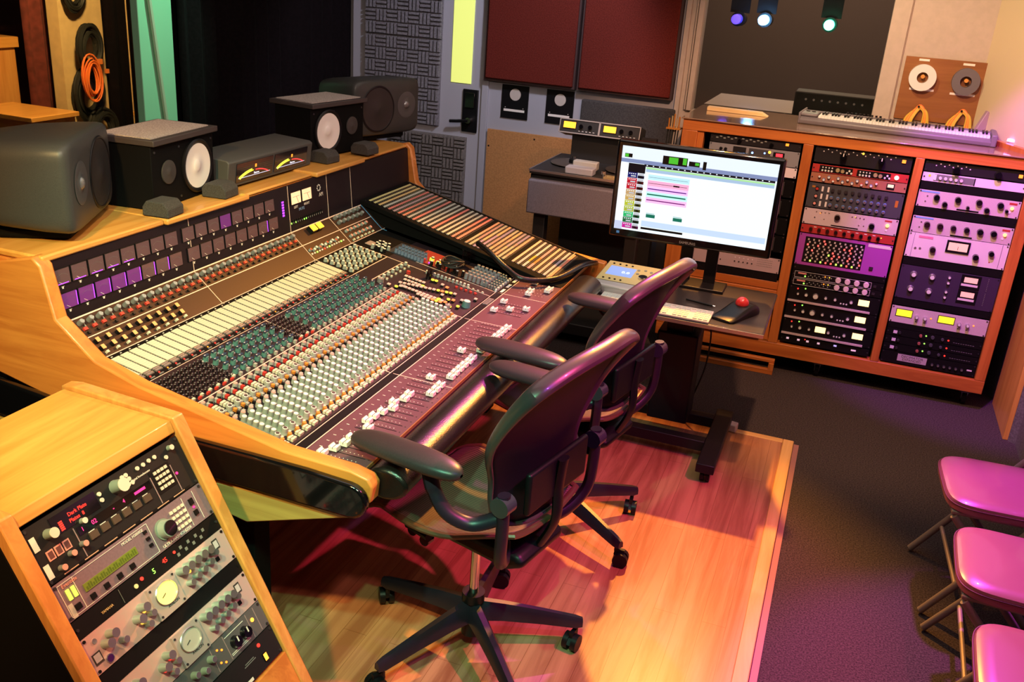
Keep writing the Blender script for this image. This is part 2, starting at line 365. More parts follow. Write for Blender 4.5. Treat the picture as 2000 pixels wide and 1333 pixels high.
fixture(-.335, 8.5, 1.825, mat('green_lens', (.05, .9, .5), .3, emit=2.2), 'green stage lamp seen through the right window', (.1, 1, .5), .8)
fixture(-1.08, 8.5, 1.81, mat('indigo_lens', (.05, .03, .4), .3, emit=.4), 'dim indigo stage lamp left of the blue one', (.2, .1, 1), .05)

# door with foam, lock and lit slot window
WH = mat('door_paint', (.40, .41, .46), .6)
t = thing('studio_door', '', ''); del t['category']; del t['label']; t.name = 'door_1'; t['kind'] = 'structure'
G().box(-3.32, -2.345, 5.95, 5.99, 0, 2.4, WH).obj('panel', t, bevel=.003)
G().box(-2.345, -2.30, 5.93, 5.99, 0, 2.5, WALLG).obj('frame', t, bevel=.003)
G().box(-2.575, -2.43, 5.944, 5.951, 1.335, 2.2, mat('lit_slot', (.80, .90, .22), .5, emit=.42)).obj('slot_window', t)
g = G(); g.box(-2.48, -2.37, 5.935, 5.951, 1.02, 1.30, BLK); g.box(-2.46, -2.39, 5.925, 5.94, 1.18, 1.28, BLKG); g.obj('lock_plate', t, bevel=.004)
G().cyl((-2.42, 5.935, 1.10), .02, -.04, CHROME, 'y').tube([(-2.42, 5.90, 1.10), (-2.50, 5.895, 1.09), (-2.55, 5.895, 1.085)], .011, BLK).obj('door_handle', t, )
FOAM = mat('grey_acoustic_foam', (.24, .235, .26), .95, noise=120)
FOAMB = mat('beige_acoustic_foam', (.22, .20, .185), .95, noise=120)
def foam_tile(x0, x1, z0, z1, label, m=FOAM):
    g = G(); g.box(x0, x1, 5.935, 5.952, z0, z1, m)
    c = .078; nx = max(1, round((x1 - x0) / c)); nz = max(1, round((z1 - z0) / c)); cx = (x1 - x0) / nx; cz = (z1 - z0) / nz
    for i in range(nx):
        for j in range(nz):
            for k in range(3):
                if (i + j) % 2: g.box(x0 + i * cx + .004, x0 + (i + 1) * cx - .004, 5.912, 5.936, z0 + j * cz + (k + .22) * cz / 3, z0 + j * cz + (k + .8) * cz / 3, m)
                else: g.box(x0 + i * cx + (k + .22) * cx / 3, x0 + i * cx + (k + .8) * cx / 3, 5.912, 5.936, z0 + j * cz + .004, z0 + (j + 1) * cz - .004, m)
    tag(g.obj('acoustic_foam', smooth=False), label, 'foam panel', 'foam on the door')
foam_tile(-3.21, -2.65, 1.60, 2.16, 'upper grey wedge foam tile on the door, left of the yellow slot')
foam_tile(-3.21, -2.65, 1.035, 1.595, 'middle grey wedge foam tile on the door, behind the far grey loudspeaker')
foam_tile(-3.0, -2.44, .38, .98, 'lowest beige-grey wedge foam tile on the door, above the console end', FOAMB)

# acoustic panels and wall boards
MAR = mat('maroon_fabric', (.15, .024, .016), .95, noise=160, bump=.4, col2=(.09, .014, .010), spec=.1)
FRM = mat('dark_frame', (.045, .02, .018), .7)
for x0, x1, lb in ((-2.32, -1.70, 'left maroon fabric acoustic panel beside the door'), (-1.685, -1.075, 'right maroon fabric acoustic panel beside the window')):
    t = thing('sound_absorber', lb, 'acoustic panel', (x0, 5.95, 1.38), 0, 'maroon wall panels')
    W_ = x1 - x0
    G().box(.012, W_ - .012, -.075, -.004, .012, 1.10, MAR).obj('fabric', t, bevel=.008)
    g = G(); g.box(0, W_, -.06, 0, 0, .012, FRM); g.box(0, .012, -.06, 0, .012, 1.11, FRM); g.box(W_ - .012, W_, -.06, 0, .012, 1.11, FRM); g.obj('frame', t)
CIRC = mat('pale_disc', (.52, .47, .42), .6)
for x0, x1, lb in ((-2.205, -2.02, 'left black wall plate with a pale disc under the maroon panel'), (-1.895, -1.71, 'right black wall plate with a pale disc, above the tape machine')):
    t = thing('wall_plate', lb, 'wall plate', (x0, 5.95, 1.145), 0, 'black plates with discs')
    G().box(0, .187, -.008, -.0005, 0, .215, BLK).obj('plate', t)
    G().cyl((.095, -.008, .155), .038, -.004, CIRC, 'y', n=28).obj('disc', t)
    g = G(); g.box(.02, .165, -.011, -.008, .045, .060, PAPER); g.cyl((.03, -.008, .07), .003, -.004, CIRC, 'y', n=8); g.cyl((.155, -.008, .07), .003, -.004, CIRC, 'y', n=8); g.obj('label_strip', t)
tag(G().box(-1.65, -1.045, 5.91, 5.949, 1.065, 1.325, mat('charcoal_fabric', (.055, .052, .05), .95, noise=120, bump=.4)).obj('fabric_panel', bevel=.01), 'long charcoal fabric panel below the maroon ones, behind the meter bridge', 'acoustic panel')
g = G(); g.box(-2.285, -1.42, 5.925, 5.949, .05, 1.06, mat('plywood', (.50, .24, .08), .8, noise=110, col2=(.38, .18, .06)))
for x, z in ((-2.27, .95), (-2.27, .45), (-1.95, 1.03), (-1.55, 1.0)): g.cyl((x, 5.925, z), .006, -.002, BLK, 'y', n=10)
tag(g.obj('plywood_board', bevel=.002), 'brown pressed board fixed to the wall right of the door', 'board')
# snake of cables on the floor behind the console
for i, lb in enumerate(('black cable heap on the floor by the brown board',)):
    pts = [(-2.05 + .20 * math.sin(k * .9 + i) + .003 * k, 5.6 + .10 * math.cos(k * 1.3 + i * 2), .03 + .10 * abs(math.sin(k * .5)) + .012 * i) for k in range(46)]
    tag(G().tube(pts, .011 if i == 0 else .007, CABB if i == 0 else GREY, 6).obj('cable_heap'), lb, 'cable')

# wooden floor platform
P = thing('floor_platform', 'low oak plank platform on the carpet under the chairs', 'platform', (0, 0, 0))
G().box(-2.75, -.03, .3, 4.29, .0, .022, W_FLOOR).obj('planks', P)
EDGE = wood('honey_edge', (.85, .50, .18), (.72, .38, .12), 'Y')
G().box(-.03, .022, .3, 4.33, .0, .026, EDGE).obj('edge_strip', P, bevel=.004)
G().box(-2.75, -.03, 4.29, 4.33, .0, .026, wood('honey_edge_x', (.85, .50, .18), (.72, .38, .12), 'X')).obj('edge_strip', P, bevel=.004)
G().box(.024, .048, .3, 4.33, .0, .008, mat('pink_tape', (.35, .16, .14), .6)).obj('threshold_strip', P)
#MORE
# ================================================================== mixing console
PROF = [(-2.035, 1.205), (-2.02, 1.02), (-1.91, .925), (-1.735, .892), (-1.26, .802), (-1.04, .797)]
def surf(x, seg=None):
    for k, ((x0, z0), (x1, z1)) in enumerate(zip(PROF, PROF[1:])):
        if x <= x1 or k == 4:
            u = Vector((x1 - x0, 0, z1 - z0)).normalized(); return z0 + (z1 - z0) * (x - x0) / (x1 - x0), u, Vector((-u.z, 0, u.x))
def at(x, y, h=0, rz=0):
    z, u, n = surf(x); M = frame((x + n.x * h, y, z + n.z * h), u, n)
    return M @ Matrix.Rotation(rz, 4, 'Z') if rz else M
def atm(y, z, h=0):           # on the meter bridge
    (x0, z0), (x1, z1) = PROF[0], PROF[1]; x = x0 + (x1 - x0) * (z - z0) / (z1 - z0)
    u = Vector((x1 - x0, 0, z1 - z0)).normalized(); n = Vector((-u.z, 0, u.x)); return frame((x + n.x * h, y, z + n.z * h), (0, 1, 0), n)
Y0, Y1, YP, YE = 1.932, 3.128, 3.70, 4.20
CON = thing('mixing_console', 'large format mixing console with oak end cheeks and rows of knobs and faders', 'mixing console')
def slab(pa, pb, y0, y1, th, m, g, off=0):
    (xa, za), (xb, zb) = pa, pb; u = Vector((xb - xa, 0, zb - za)).normalized(); n = Vector((-u.z, 0, u.x))
    a = Vector((xa, 0, za)) + n * off; b = Vector((xb, 0, zb)) + n * off; c = b - n * th; d = a - n * th
    g.prism([(a.x, a.z), (b.x, b.z), (c.x, c.z), (d.x, d.z)], y0, y1, m, 'y')
g = G(); slab(PROF[0], PROF[1], Y0, YE, .02, mat('meter_bridge_panel', (.010, .006, .010), .4, spec=.3), g); g.obj('meter_bridge', CON)
g = G(); slab(PROF[1], PROF[2], Y0, YE, .02, PANELB, g); g.obj('upper_panel', CON)
g = G(); slab(PROF[2], PROF[3], Y0, YP, .02, BLKM, g); slab(PROF[3], (-1.27, .804), Y0, YP, .02, PANEL, g)
slab((-1.27, .804), (-1.226, .8015), Y0, YE, .012, BLK, g); slab((-1.226, .8015), PROF[5], Y0, YP + .02, .02, mat('fader_panel', (.12, .055, .075), .42, noise=700, col2=(.10, .045, .062)), g)
slab((-1.27, .804), PROF[5], YP + .02, YE, .02, BLK, g); g.obj('control_surface', CON)
# trim lines
g = G()
def lx(x, y0, y1, wd=.0022, m=TRIM): g.box(-wd / 2, wd / 2, 0, y1 - y0, 0, .0012, m, at(x, y0))
def ly(y, x0, x1, wd=.002, m=TRIM):
    for a, b in zip(PROF, PROF[1:]):
        xa, xb = max(a[0], x0), min(b[0], x1)
        if xb - xa > .002:
            z, u, n = surf((xa + xb) / 2); za = a[1] + (b[1] - a[1]) * (xa - a[0]) / (b[0] - a[0]); L = (xb - xa) / u.x
            g.box(0, L, -wd / 2, wd / 2, 0, .0012, m, frame((xa, y, za), u, n))
lx(-2.0185, Y0, YP, .0045); lx(-1.966, Y0, YP, .003); lx(-1.906, Y0, YP + .02, .003); lx(-1.737, Y0, Y1, .0015); lx(-1.575, Y0, 3.15, .003)
lx(-1.737, Y1, 3.42, .003); lx(-1.665, 3.15, 3.42, .003)
lx(-1.262, Y0, YP + .02, .004); lx(-1.229, Y0, YP + .02, .003)
ly(2.528, -2.02, -1.9); ly(Y1, -2.02, -1.89); ly(3.42, -2.02, -1.885); ly(2.528, -1.737, -1.6, .0014); ly(2.528, -1.29, -1.035); ly(Y1, -1.30, -1.035)
ly(3.482, -1.735, -1.24); ly(3.482, -1.262, -1.035); ly(3.704, -1.262, -1.035); ly(3.42, -1.885, -1.26, .002); ly(3.70, -2.02, -1.885, .003, mat('blue_edge', (.1, .35, .7), .4))
for y in (2.528, Y1, 3.42, 3.62):
    g.box(0, .002, -.20, 0, 0, .0012, TRIM, atm(y, 1.19) @ Matrix.Rotation(0, 4, 'Z') if False else frame((-2.0335, y, 1.205), (0, 1, 0), (.9967, 0, .08)))
g.obj('trim_lines', CON, smooth=False)
# cheeks
def cheek(y0, y1, nm, mt=W_OAKX):
    top = [(-2.25, 1.175), (-2.045, 1.228), (-2.018, 1.205), (-1.985, 1.055), (-1.86, .955), (-1.715, .912), (-1.25, .826), (-1.05, .818), (-1.0, .806), (-.985, .785), (-.990, .74), (-1.03, .70)]
    poly = top + [(-1.15, .695), (-1.60, .74), (-1.97, .79), (-2.25, .85)]
    return G().prism(poly, y0, y1, mt, 'y').obj(nm, CON, bevel=.006)
cheek(1.885, Y0, 'end_cheek'); 
top = [(-2.25, 1.175), (-2.045, 1.228), (-2.018, 1.205), (-1.985, 1.04), (-1.88, .945), (-1.45, .865), (-1.2, .815), (-.98, .79), (-.98, .70), (-1.6, .65), (-2.25, .8)]
G().prism(top, YE, YE + .045, W_OAKX, 'y').obj('end_cheek', CON, bevel=.006)
# black lower shell of the console end, rounded nose
pts = [(-2.3, .79), (-1.95, .772), (-1.25, .80), (-1.08, .79)]
nose = [(-1.035 + .062 * math.sin(a), .735 + .062 * math.cos(a)) for a in [R(k) for k in range(0, 181, 20)]]
shell = [(-2.25, .835), (-1.96, .785), (-1.62, .775), (-1.25, .795), (-1.04, .797)] + nose[1:] + [(-1.25, .612), (-1.62, .64), (-2.25, .72)]
nose = [(-1.040 + .050 * math.sin(a), .742 + .050 * math.cos(a)) for a in [R(k) for k in range(0, 181, 18)]]
shell = [(-2.25, .838), (-2.05, .820), (-1.90, .800), (-1.60, .805), (-1.33, .803), (-1.17, .801), (-1.04, .793)] + nose[1:] + [(-1.233, .695), (-1.46, .70), (-1.94, .705), (-2.25, .72)]
G().prism(shell, 1.858, 1.8845, BLKG, 'y').obj('end_shell', CON, bevel=.008, seg=3)
G().prism([(-2.25, .70), (-1.46, .68), (-1.04, .693), (-1.04, .685), (-1.367, .577), (-1.50, .60), (-1.9, .66), (-2.25, .69)], 1.875, YE, wood('underside_oak', (.42, .33, .10), (.33, .24, .07), 'X'), 'y').obj('underside', CON, bevel=.004)
G().prism([(-2.25, .70), (-1.62, .66), (-1.36, .60), (-1.12, .68), (-1.06, .77), (-1.9, .88), (-2.04, 1.0), (-2.06, 1.17), (-2.25, 1.16)], Y0, YE, BLKM, 'y').obj('chassis', CON)
g = G(); g.box(-2.2, -1.42, 1.98, 2.06, .022, .66, BLKM); g.box(-2.2, -1.42, 3.9, 4.0, .022, .66, BLKM); g.box(-2.2, -2.1, 2.0, 4.0, .2, .6, BLKM); g.obj('pedestal', CON, bevel=.004)
# armrest bolster
arm = [(-.978 + .058 * math.cos(a) * (1.15 if math.cos(a) > 0 else 1), .770 + .046 * math.sin(a)) for a in [R(k) for k in range(0, 360, 15)]]
G().prism(arm, 1.935, 3.90, LEATH, 'y').obj('armrest', CON, bevel=.01)
G().box(-1.0385, -1.035, Y0, 4.18, .79, .8005, mat('copper_edge', (.55, .25, .10), .35, .6)).obj('edge_strip', CON)
# bridge shelf boards
g = None
for y0, y1, x1, z in ((1.905, 2.41, -2.028, 1.206), (2.41, 2.86, -2.015, 1.206), (2.86, 3.33, -2.045, 1.206), (3.33, 3.44, -2.045, 1.206), (3.33, 3.74, -2.018, 1.206), (3.74, 4.245, -2.04, 1.206)):
    if (y0, y1) == (3.33, 3.44): continue
    hi = 1.222 if x1 > -2.03 else 1.215
    G().box(-2.62, x1, y0, y1 - .002, z, hi + .004, W_OAK).obj('shelf_board', CON, bevel=.006)
G().box(-2.62, -2.045, 1.90, 4.24, 1.175, 1.205, W_OAKX).obj('shelf_frame', CON, bevel=.004)
# VU meters; purple strips and faces glow to paint in reflected stage light
def vu(refl_bot=False, lit=0, side=False):
    g = G(); g.box(-.031, .031, -.025, .025, 0, .003, BLK)
    g.box(-.0285, .0285, -.0225, .0225, .003, .0045, METERREFL if lit else METERFACE)
    for k in range(9): a = R(50 + k * 10); g.box(-.0004, .0004, 0, .0022, .0045, .0048, GREY, TR(.030 * math.cos(a), -.022 + .030 * math.sin(a), 0))
    g.box(-.0006, .0006, 0, .015, .0046, .0052, INK, TR(-.002, -.021, 0) @ Matrix.Rotation(R(55), 4, 'Z'))
    if refl_bot: g.box(-.023, .020, -.0205, -.0185, .0045, .0052, PURGLOW)
    if side: g.box(.0262, .028, -.021, .021, .0045, .0056, PURGLOW)
    g.box(-.003, .003, -.036, -.030, 0, .0006, INK); g.box(-.006, .006, -.030, -.029, 0, .0006, INK)
    return g.mesh('vu_meter')
VM = {}
yt = [1.967 + .0667 * k for k in range(8)] + [2.520 + .0683 * (k - 8) for k in range(8, 16)]
yb = [1.980 + .0665 * k for k in range(8)] + [2.537 + .0680 * (k - 8) for k in range(8, 16)]
for k in range(16):
    for row, ys, z in ((0, yt, 1.152), (1, yb, 1.080)):
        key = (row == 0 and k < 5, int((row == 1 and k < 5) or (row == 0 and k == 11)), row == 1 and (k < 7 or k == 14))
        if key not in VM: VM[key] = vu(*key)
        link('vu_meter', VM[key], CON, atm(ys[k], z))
# master meters and lamps
g = G(); g.box(-.036, .036, -.026, .026, 0, .003, BLK); g.box(-.033, .033, -.023, .023, .003, .0045, WHTLED); g.box(-.024, .024, .005, .006, .0045, .005, DINK)
g.box(-.0007, .0007, 0, .028, .0046, .0052, DINK, TR(.014, -.02, 0) @ Matrix.Rotation(R(25), 4, 'Z')); mm = g.mesh('master_meter')
link('master_meter', mm, CON, atm(3.182, 1.150)); link('master_meter', mm, CON, atm(3.262, 1.150))
g = G(); g.text('LEFT', .014, INK, atm(3.182, 1.112)); g.text('RIGHT', .014, INK, atm(3.262, 1.112)); g.text('MUTE', .016, mat('blue_ink', (.2, .35, .6), .5), atm(3.222, 1.098))
for k in range(8): g.cyl((-.009 if 0 else 0, 0, 0), .0035, .001, INK, T=atm(3.36, 1.158) @ TR(.012 * math.cos(k * .8), .012 * math.sin(k * .8), 0), n=6)
g.text('API', .022, INK, atm(3.375, 1.128)); g.obj('lettering', CON)
for k in range(6): link('meter_lamp', VM.setdefault('pl', G().box(-.006, .006, -.0035, .0035, 0, .002, PURGLOW).mesh('meter_lamp', False)), CON, atm(3.090, 1.148 - k * .0105))
for k in range(16):
    m_ = GRNLED if k in (0, 2, 6, 7) else GREY
    link('bus_lamp', VM.setdefault(m_.name, G().box(-.0035, .0035, -.012, .004, 0, .004, BLK).box(-.0028, .0028, -.0105, -.004, .004, .0048, m_).mesh('bus_lamp', False)), CON, atm(3.135 + k * .0155, 1.062))
# knobs and buttons of the console: (template, matrix)
KN = []; BT = []
silver_k = knob(.0095, .016, GREY, mat('smoky_cap', (.28, .31, .33), .2, coat=.4), INK); teal_k = knob(.0098, .017, TEAL, None, None)
teal_k.box(-.0042, .0042, -.0105, .0095, .017, .022, NAVY); teal_k.box(-.001, .001, -.0105, -.004, .0221, .0226, INK)
clear_k = knob(.0092, .021, CLEARK, WHITE, None, skirt=1.12); ring_k = knob(.0085, .017, LGREY, PINKC, None); ring_k.cyl((0, 0, .0185), .0042, .0006, LGREY, n=8)
cup_k = knob(.0098, .019, LGREY, WHITE, None, skirt=1.2); cup_k.cyl((0, 0, .0206), .0055, .0006, DINK, n=10)
or_k = knob(.0075, .012, ORNG, mat('amber_top', (.55, .25, .05), .35)); red_b = btn(.011, .010, .012, RED, None)
peach_b = btn(.014, .014, .010, GREY, PEACH); peach_b = knob(.0085, .013, BLK, None, None); peach_b.box(-.0075, .0075, -.0065, .0065, .013, .0145, PEACH)
wht_b = btn(.008, .009, .009, CREAM); gry_b = btn(.009, .009, .012, LGREY); blk_b = btn(.008, .008, .008, BLK); sml_k = knob(.0055, .011, LGREY, WHITE, n=10)
tick = G().box(-.0012, .0012, -.0025, .0025, 0, .012, BLK).box(-.0013, .0013, -.0022, .0022, .012, .0135, GREY)
led_r = G().cyl((0, 0, 0), .0026, .002, REDLED, n=8); led_o = G().cyl((0, 0, 0), .0024, .002, ORLED, n=8)
P_ = .03725
for i in range(32):
    y = 1.962 + i * P_
    KN.append((silver_k, at(-2.007, y))); BT.append((G().box(-.005, .005, -.007, .007, 0, .007, RED), at(-1.988, y + .001), 'r')); BT.append((blk_b, at(-1.977, y + .002)))
    BT.append((G().box(-.006, .006, -.001, .001, 0, .004, LGREY), at(-1.9975, y + .010), 't'))
for k in range(9):
    y = 2.0 + k * .0437
    KN.append((peach_b, at(-1.953, y))); KN.append((peach_b, at(-1.933, y - .002))); BT.append((wht_b, at(-1.919, y + .004)))
for i in range(32):
    y = 1.952 + i * P_
    if i in (0, 1, 2, 3, 4, 5, 15, 16, 17):
        for r_ in range(7):
            for c in range(4): BT.append((tick, at(-1.72 + r_ * .0185 + (c % 2) * .005, y - .011 + c * .0085), 't'))
        BT.append((G().box(-.003, .003, -.006, .006, 0, .008, RED), at(-1.590, y), 'r')); BT.append((wht_b, at(-1.597, y + .016)))
    else:
        for x in (-1.722, -1.690, -1.655, -1.619):
            KN.append((teal_k, at(x, y + (.006 if x > -1.7 else 0)))); BT.append((G().box(-.0022, .0022, -.0022, .0022, 0, .004, INK), at(x + .014, y + .012), 't')); BT.append((G().box(-.0022, .0022, -.0022, .0022, 0, .004, INK), at(x + .013, y - .012), 't'))
        BT.append((gry_b, at(-1.592, y + .004)))
    BT.append((led_r if i % 5 != 3 else led_o, at(-1.7545, y), 't'))
    BT.append((G().box(-.002, .002, -.008, .008, 0, .003, GREY), at(-1.7465, y), 't'))
    y = 1.958 + i * P_
    KN.append((ring_k, at(-1.566, y))); BT.append((gry_b, at(-1.553, y + .012))); BT.append((blk_b, at(-1.553, y - .008)))
    BT.append((G().box(-.0045, .0045, -.0055, .0055, 0, .010, RED), at(-1.543, y + .014), 'r'))
    for a in range(3):
        for b in range(2): BT.append((wht_b, at(-1.530 + a * .0105, y + .010 + b * .010)))
    KN.append((cup_k, at(-1.503, y - .004))); BT.append((gry_b, at(-1.514, y + .014))); BT.append((gry_b, at(-1.497, y + .014)))
    KN.append((or_k, at(-1.485, y + .004))); BT.append((blk_b, at(-1.476, y - .010))); BT.append((blk_b, at(-1.470, y + .004))); BT.append((gry_b, at(-1.478, y + .016)))
    KN.append((ring_k, at(-1.459, y - .002))); BT.append((gry_b, at(-1.464, y + .015)))
    for x in (-1.442, -1.423, -1.404, -1.385, -1.366, -1.347): KN.append((clear_k, at(x, y + .013)))
    for x in (-1.446, -1.42, -1.392, -1.362): BT.append((gry_b, at(x, y - .006)))
    KN.append((cup_k, at(-1.329, y + .006))); KN.append((or_k, at(-1.306, y + .003))); BT.append((wht_b, at(-1.313, y + .016)))
    for a in range(2):
        for b in range(2): BT.append((wht_b, at(-1.296 + a * .010, y - .010 + b * .011)))
# master section
for k in range(7):
    y = 3.184 + k * .0392; KN.append((sml_k if 0 else knob(.008, .012, LGREY, WHITE), at(-1.655, y))); BT.append((G().cyl((0, 0, 0), .005, .007, CREAM, n=8), at(-1.631, y - .01)))
cap_b = btn(.0125, .0125, .008, BLK, None); cap_b.box(-.006, .006, -.0062, .0062, .008, .0125, mat('rosy_cap', (.62, .52, .47), .4))
yel_b = btn(.0125, .0125, .008, BLK, None); yel_b.cyl((0, 0, .008), .0072, .0045, YELL, n=12)
ora_b = btn(.0125, .0125, .008, BLK, None); ora_b.box(-.006, .006, -.0062, .0062, .008, .0125, mat('orange_button', (.9, .25, .08), .4, emit=.4))
for r_, (x0, ys, n_) in enumerate(((-1.590, 3.294, 6), (-1.577, 3.258, 6), (-1.577, 3.214, 14), (-1.556, 3.190, 12), (-1.478, 3.172, 6))):
    for k in range(n_):
        tp = yel_b if (r_, k) in ((2, 9), (2, 11), (2, 12), (3, 10), (4, 5), (1, 5)) else ora_b if (r_, k) in ((2, 10), (4, 4)) else cap_b
        BT.append((tp, at(x0 + k * .0155, ys + k * (.0068 if r_ in (2,) else .0005))))
for x, y, tp in ((-1.499, 3.354, yel_b), (-1.484, 3.358, yel_b), (-1.57, 3.165, yel_b), (-1.56, 3.185, cap_b), (-1.548, 3.192, cap_b), (-1.40, 3.20, yel_b), (-1.385, 3.18, ora_b), (-1.37, 3.195, ora_b), (-1.372, 3.23, yel_b), (-1.355, 3.24, ora_b),
                 (-1.34, 3.17, yel_b), (-1.318, 3.20, yel_b), (-1.33, 3.27, cap_b), (-1.295, 3.33, cap_b), (-1.45, 3.345, cap_b), (-1.425, 3.335, ora_b), (-1.408, 3.25, cap_b), (-1.6, 3.16, cap_b)): BT.append((tp, at(x, y)))
for k in range(12): KN.append((knob(.0068, .012, LGREY, WHITE, n=10), at(-1.555 + k * .0165, 3.419 + k * .0015)))
for k in range(5): BT.append((G().cyl((0, 0, 0), .006, .007, RED, n=10), at(-1.401 + k * .0205, 3.386 + k * .002), 'r')); BT.append((G().cyl((0, 0, 0), .006, .007, CREAM, n=3), at(-1.385 + k * .0205, 3.425 + k * .002)))
KN.append((knob(.013, .040, BLKG), at(-1.544, 3.375))); KN.append((knob(.018, .024, TEAL, WHITE), at(-1.309, 3.248))); KN.append((knob(.014, .016, GREY, None, INK), at(-1.350, 3.169))); KN.append((knob(.014, .016, GREY, None, INK), at(-1.645, 3.17)))
KN.append((knob(.009, .012, RED), at(-1.605, 3.345)))
# small fader bank at the right of the strips
for r_ in range(5):
    for k in range(7): KN.append((knob(.0082, .014, LGREY, WHITE, n=10), at(-1.888 + r_ * .029, 3.160 + k * .0395))); BT.append((wht_b, at(-1.876 + r_ * .029, 3.163 + k * .0395)))
for k in range(6):
    for r_ in range(2): KN.append((silver_k, at(-2.012 + r_ * .02, 3.46 + k * .039))); KN.append((knob(.008, .012, LGREY, PINKC), at(-1.955 + r_ * .022, 3.46 + k * .034)))
    BT.append((wht_b, at(-1.917, 3.46 + k * .034)))
g = btn(.030, .034, .020, BLK); g.box(-.014, .014, -.0155, .0155, .020, .026, mat('amber_button', (1, .60, .05), .4, emit=.55))
for y in (3.245, 3.292): link('talkback_button', g.mesh('talkback_button'), CON, at(-2.000, y))
for k in range(11): KN.append((knob(.007, .010, LGREY, WHITE if k % 3 else RED, n=10), at(-1.945 + .004 * (k % 2), 3.155 + k * .021)))
for k in range(14): BT.append((G().box(-.003, .003, -.003, .003, 0, .004, GRNLED if k % 5 == 2 else REDLED if k == 5 else INK), at(-1.930, 3.15 + k * .019), 't'))
# right hand modules under the patch bay
for k in range(14): KN.append((knob(.008, .018, BLK if k % 3 else LGREY, WHITE, n=10), at(-1.84 + .014 * (k % 5), 3.46 + .032 * (k // 5) + .008 * (k % 2))))
for k in range(26):
    KN.append((knob(.0085, .020, mat('steel_blue', (.16, .22, .34), .35), NAVY, n=10), at(-1.752 + .0155 * (k % 9), 3.508 + .034 * (k // 9))))
MAG = mat('red_module', (.22, .03, .025), .4)
g = G(); g.box(-.055, .12, -.05, .10, 0, .003, MAG, at(-1.60, 3.55)); g.box(-.04, .05, -.05, .10, .0, .003, BLK, at(-1.52, 3.56)); g.box(-.07, .07, -.07, .07, 0, .002, mat('slate_module', (.03, .035, .045), .4), at(-1.70, 3.55)); g.box(-.03, .035, -.02, .03, .002, .004, mat('module_label', (.3, .26, .24), .5), at(-1.84, 3.485)); g.obj('module_plates', CON)
for x, y in ((-1.60, 3.56), (-1.565, 3.55)): KN.append((knob(.012, .014, YELL, None, n=14), at(x, y)))
KN.append((knob(.007, .006, PURGLOW, None, n=10), at(-1.588, 3.525)))
for k in range(9): KN.append((knob(.0085, .018, RED if k % 3 == 0 else BLK, WHITE if k % 2 else None, n=10), at(-1.62 + .018 * k, 3.515 + .05 * (k % 2))))
for k in range(8): KN.append((knob(.007, .026, BLKG, WHITE, n=10), at(-1.585 + .02 * k, 3.50 + .02 * (k % 2))))
for k in range(30): KN.append((knob(.0085, .026, mat('slate_knob', (.24, .25, .27), .4), None, n=10), at(-1.425 + .019 * (k // 5), 3.515 + .034 * (k % 5))))
for k in range(40): KN.append((knob(.0055, .014, GREY, LGREY, n=8), at(-1.335 + .0125 * (k % 6), 3.51 + .028 * (k // 6))))
for k in range(7): KN.append((knob(.0055, .012, WHITE, None, n=8), at(-1.272, 3.50 + .028 * k)))
def seat_on(t_, M):             # layout was taken from cap tops: slide each control down its own axis onto the panel
    h = max(v[2] for v in t_.v); P = M.translation.copy(); n = M.to_3x3() @ Vector((0, 0, 1)); v = (Vector((0, 0, 2.05)) - P).normalized()
    d = v * (h / v.dot(n)) - n * h; d = Vector((d.x * .75, 0, d.z * .75)); M2 = M.copy(); M2.translation = P + d + Vector((0, -.010, 0)); return M2
def emit_parts(L, nm, many, plural):
    L = [(t[0], seat_on(t[0], t[1])) for t in L]; cp = Vector((0, 0, 2.05)); L.sort(key=lambda t: (t[1].translation - cp).length)
    cache = {}
    for t_, M in L[:many]:
        if id(t_) not in cache: cache[id(t_)] = (t_.mesh(nm), t_)
        link(nm, cache[id(t_)][0], CON, M)
    g = G()
    for t_, M in L[many:]: g.merge(t_, M)
    if g.v: o = g.obj(plural, CON); o['kind'] = 'stuff'
emit_parts(KN, 'rotary_knob', 100, 'small_rotary_knobs')
emit_parts([b for b in BT if len(b) == 2], 'push_button', 100, 'small_push_buttons')
g = G()
for b in BT:
    if len(b) == 3: g.merge(b[0], seat_on(b[0], b[1]))
o = g.obj('indicator_lamps_and_toggles', CON); o['kind'] = 'stuff'
# bus assign strips
g = G(); g.box(0, .110, -.0155, .0155, 0, .004, CREAM)
for k in range(12): g.box(.004 + k * .0088, .0108 + k * .0088, .0145, .0165, 0, .0055, DINK)
for k in range(11): g.box(.010 + k * .0095, .0106 + k * .0095, -.0155, .0145, .0035, .0045, mat('strip_groove', (.45, .44, .36), .6))
g.box(.112, .130, -.014, .014, 0, .004, mat('dull_steel', (.3, .3, .3), .35, .6)); g.box(.114, .116, -.014, .014, .004, .006, SILVER); g.box(.122, .124, -.014, .014, .004, .006, SILVER)
g.box(-.012, -.009, -.003, .003, 0, .001, INK); ms = g.mesh('bus_assign_strip')
for i in range(32): link('bus_assign_strip', ms, CON, at(-1.886, 1.952 + i * P_))
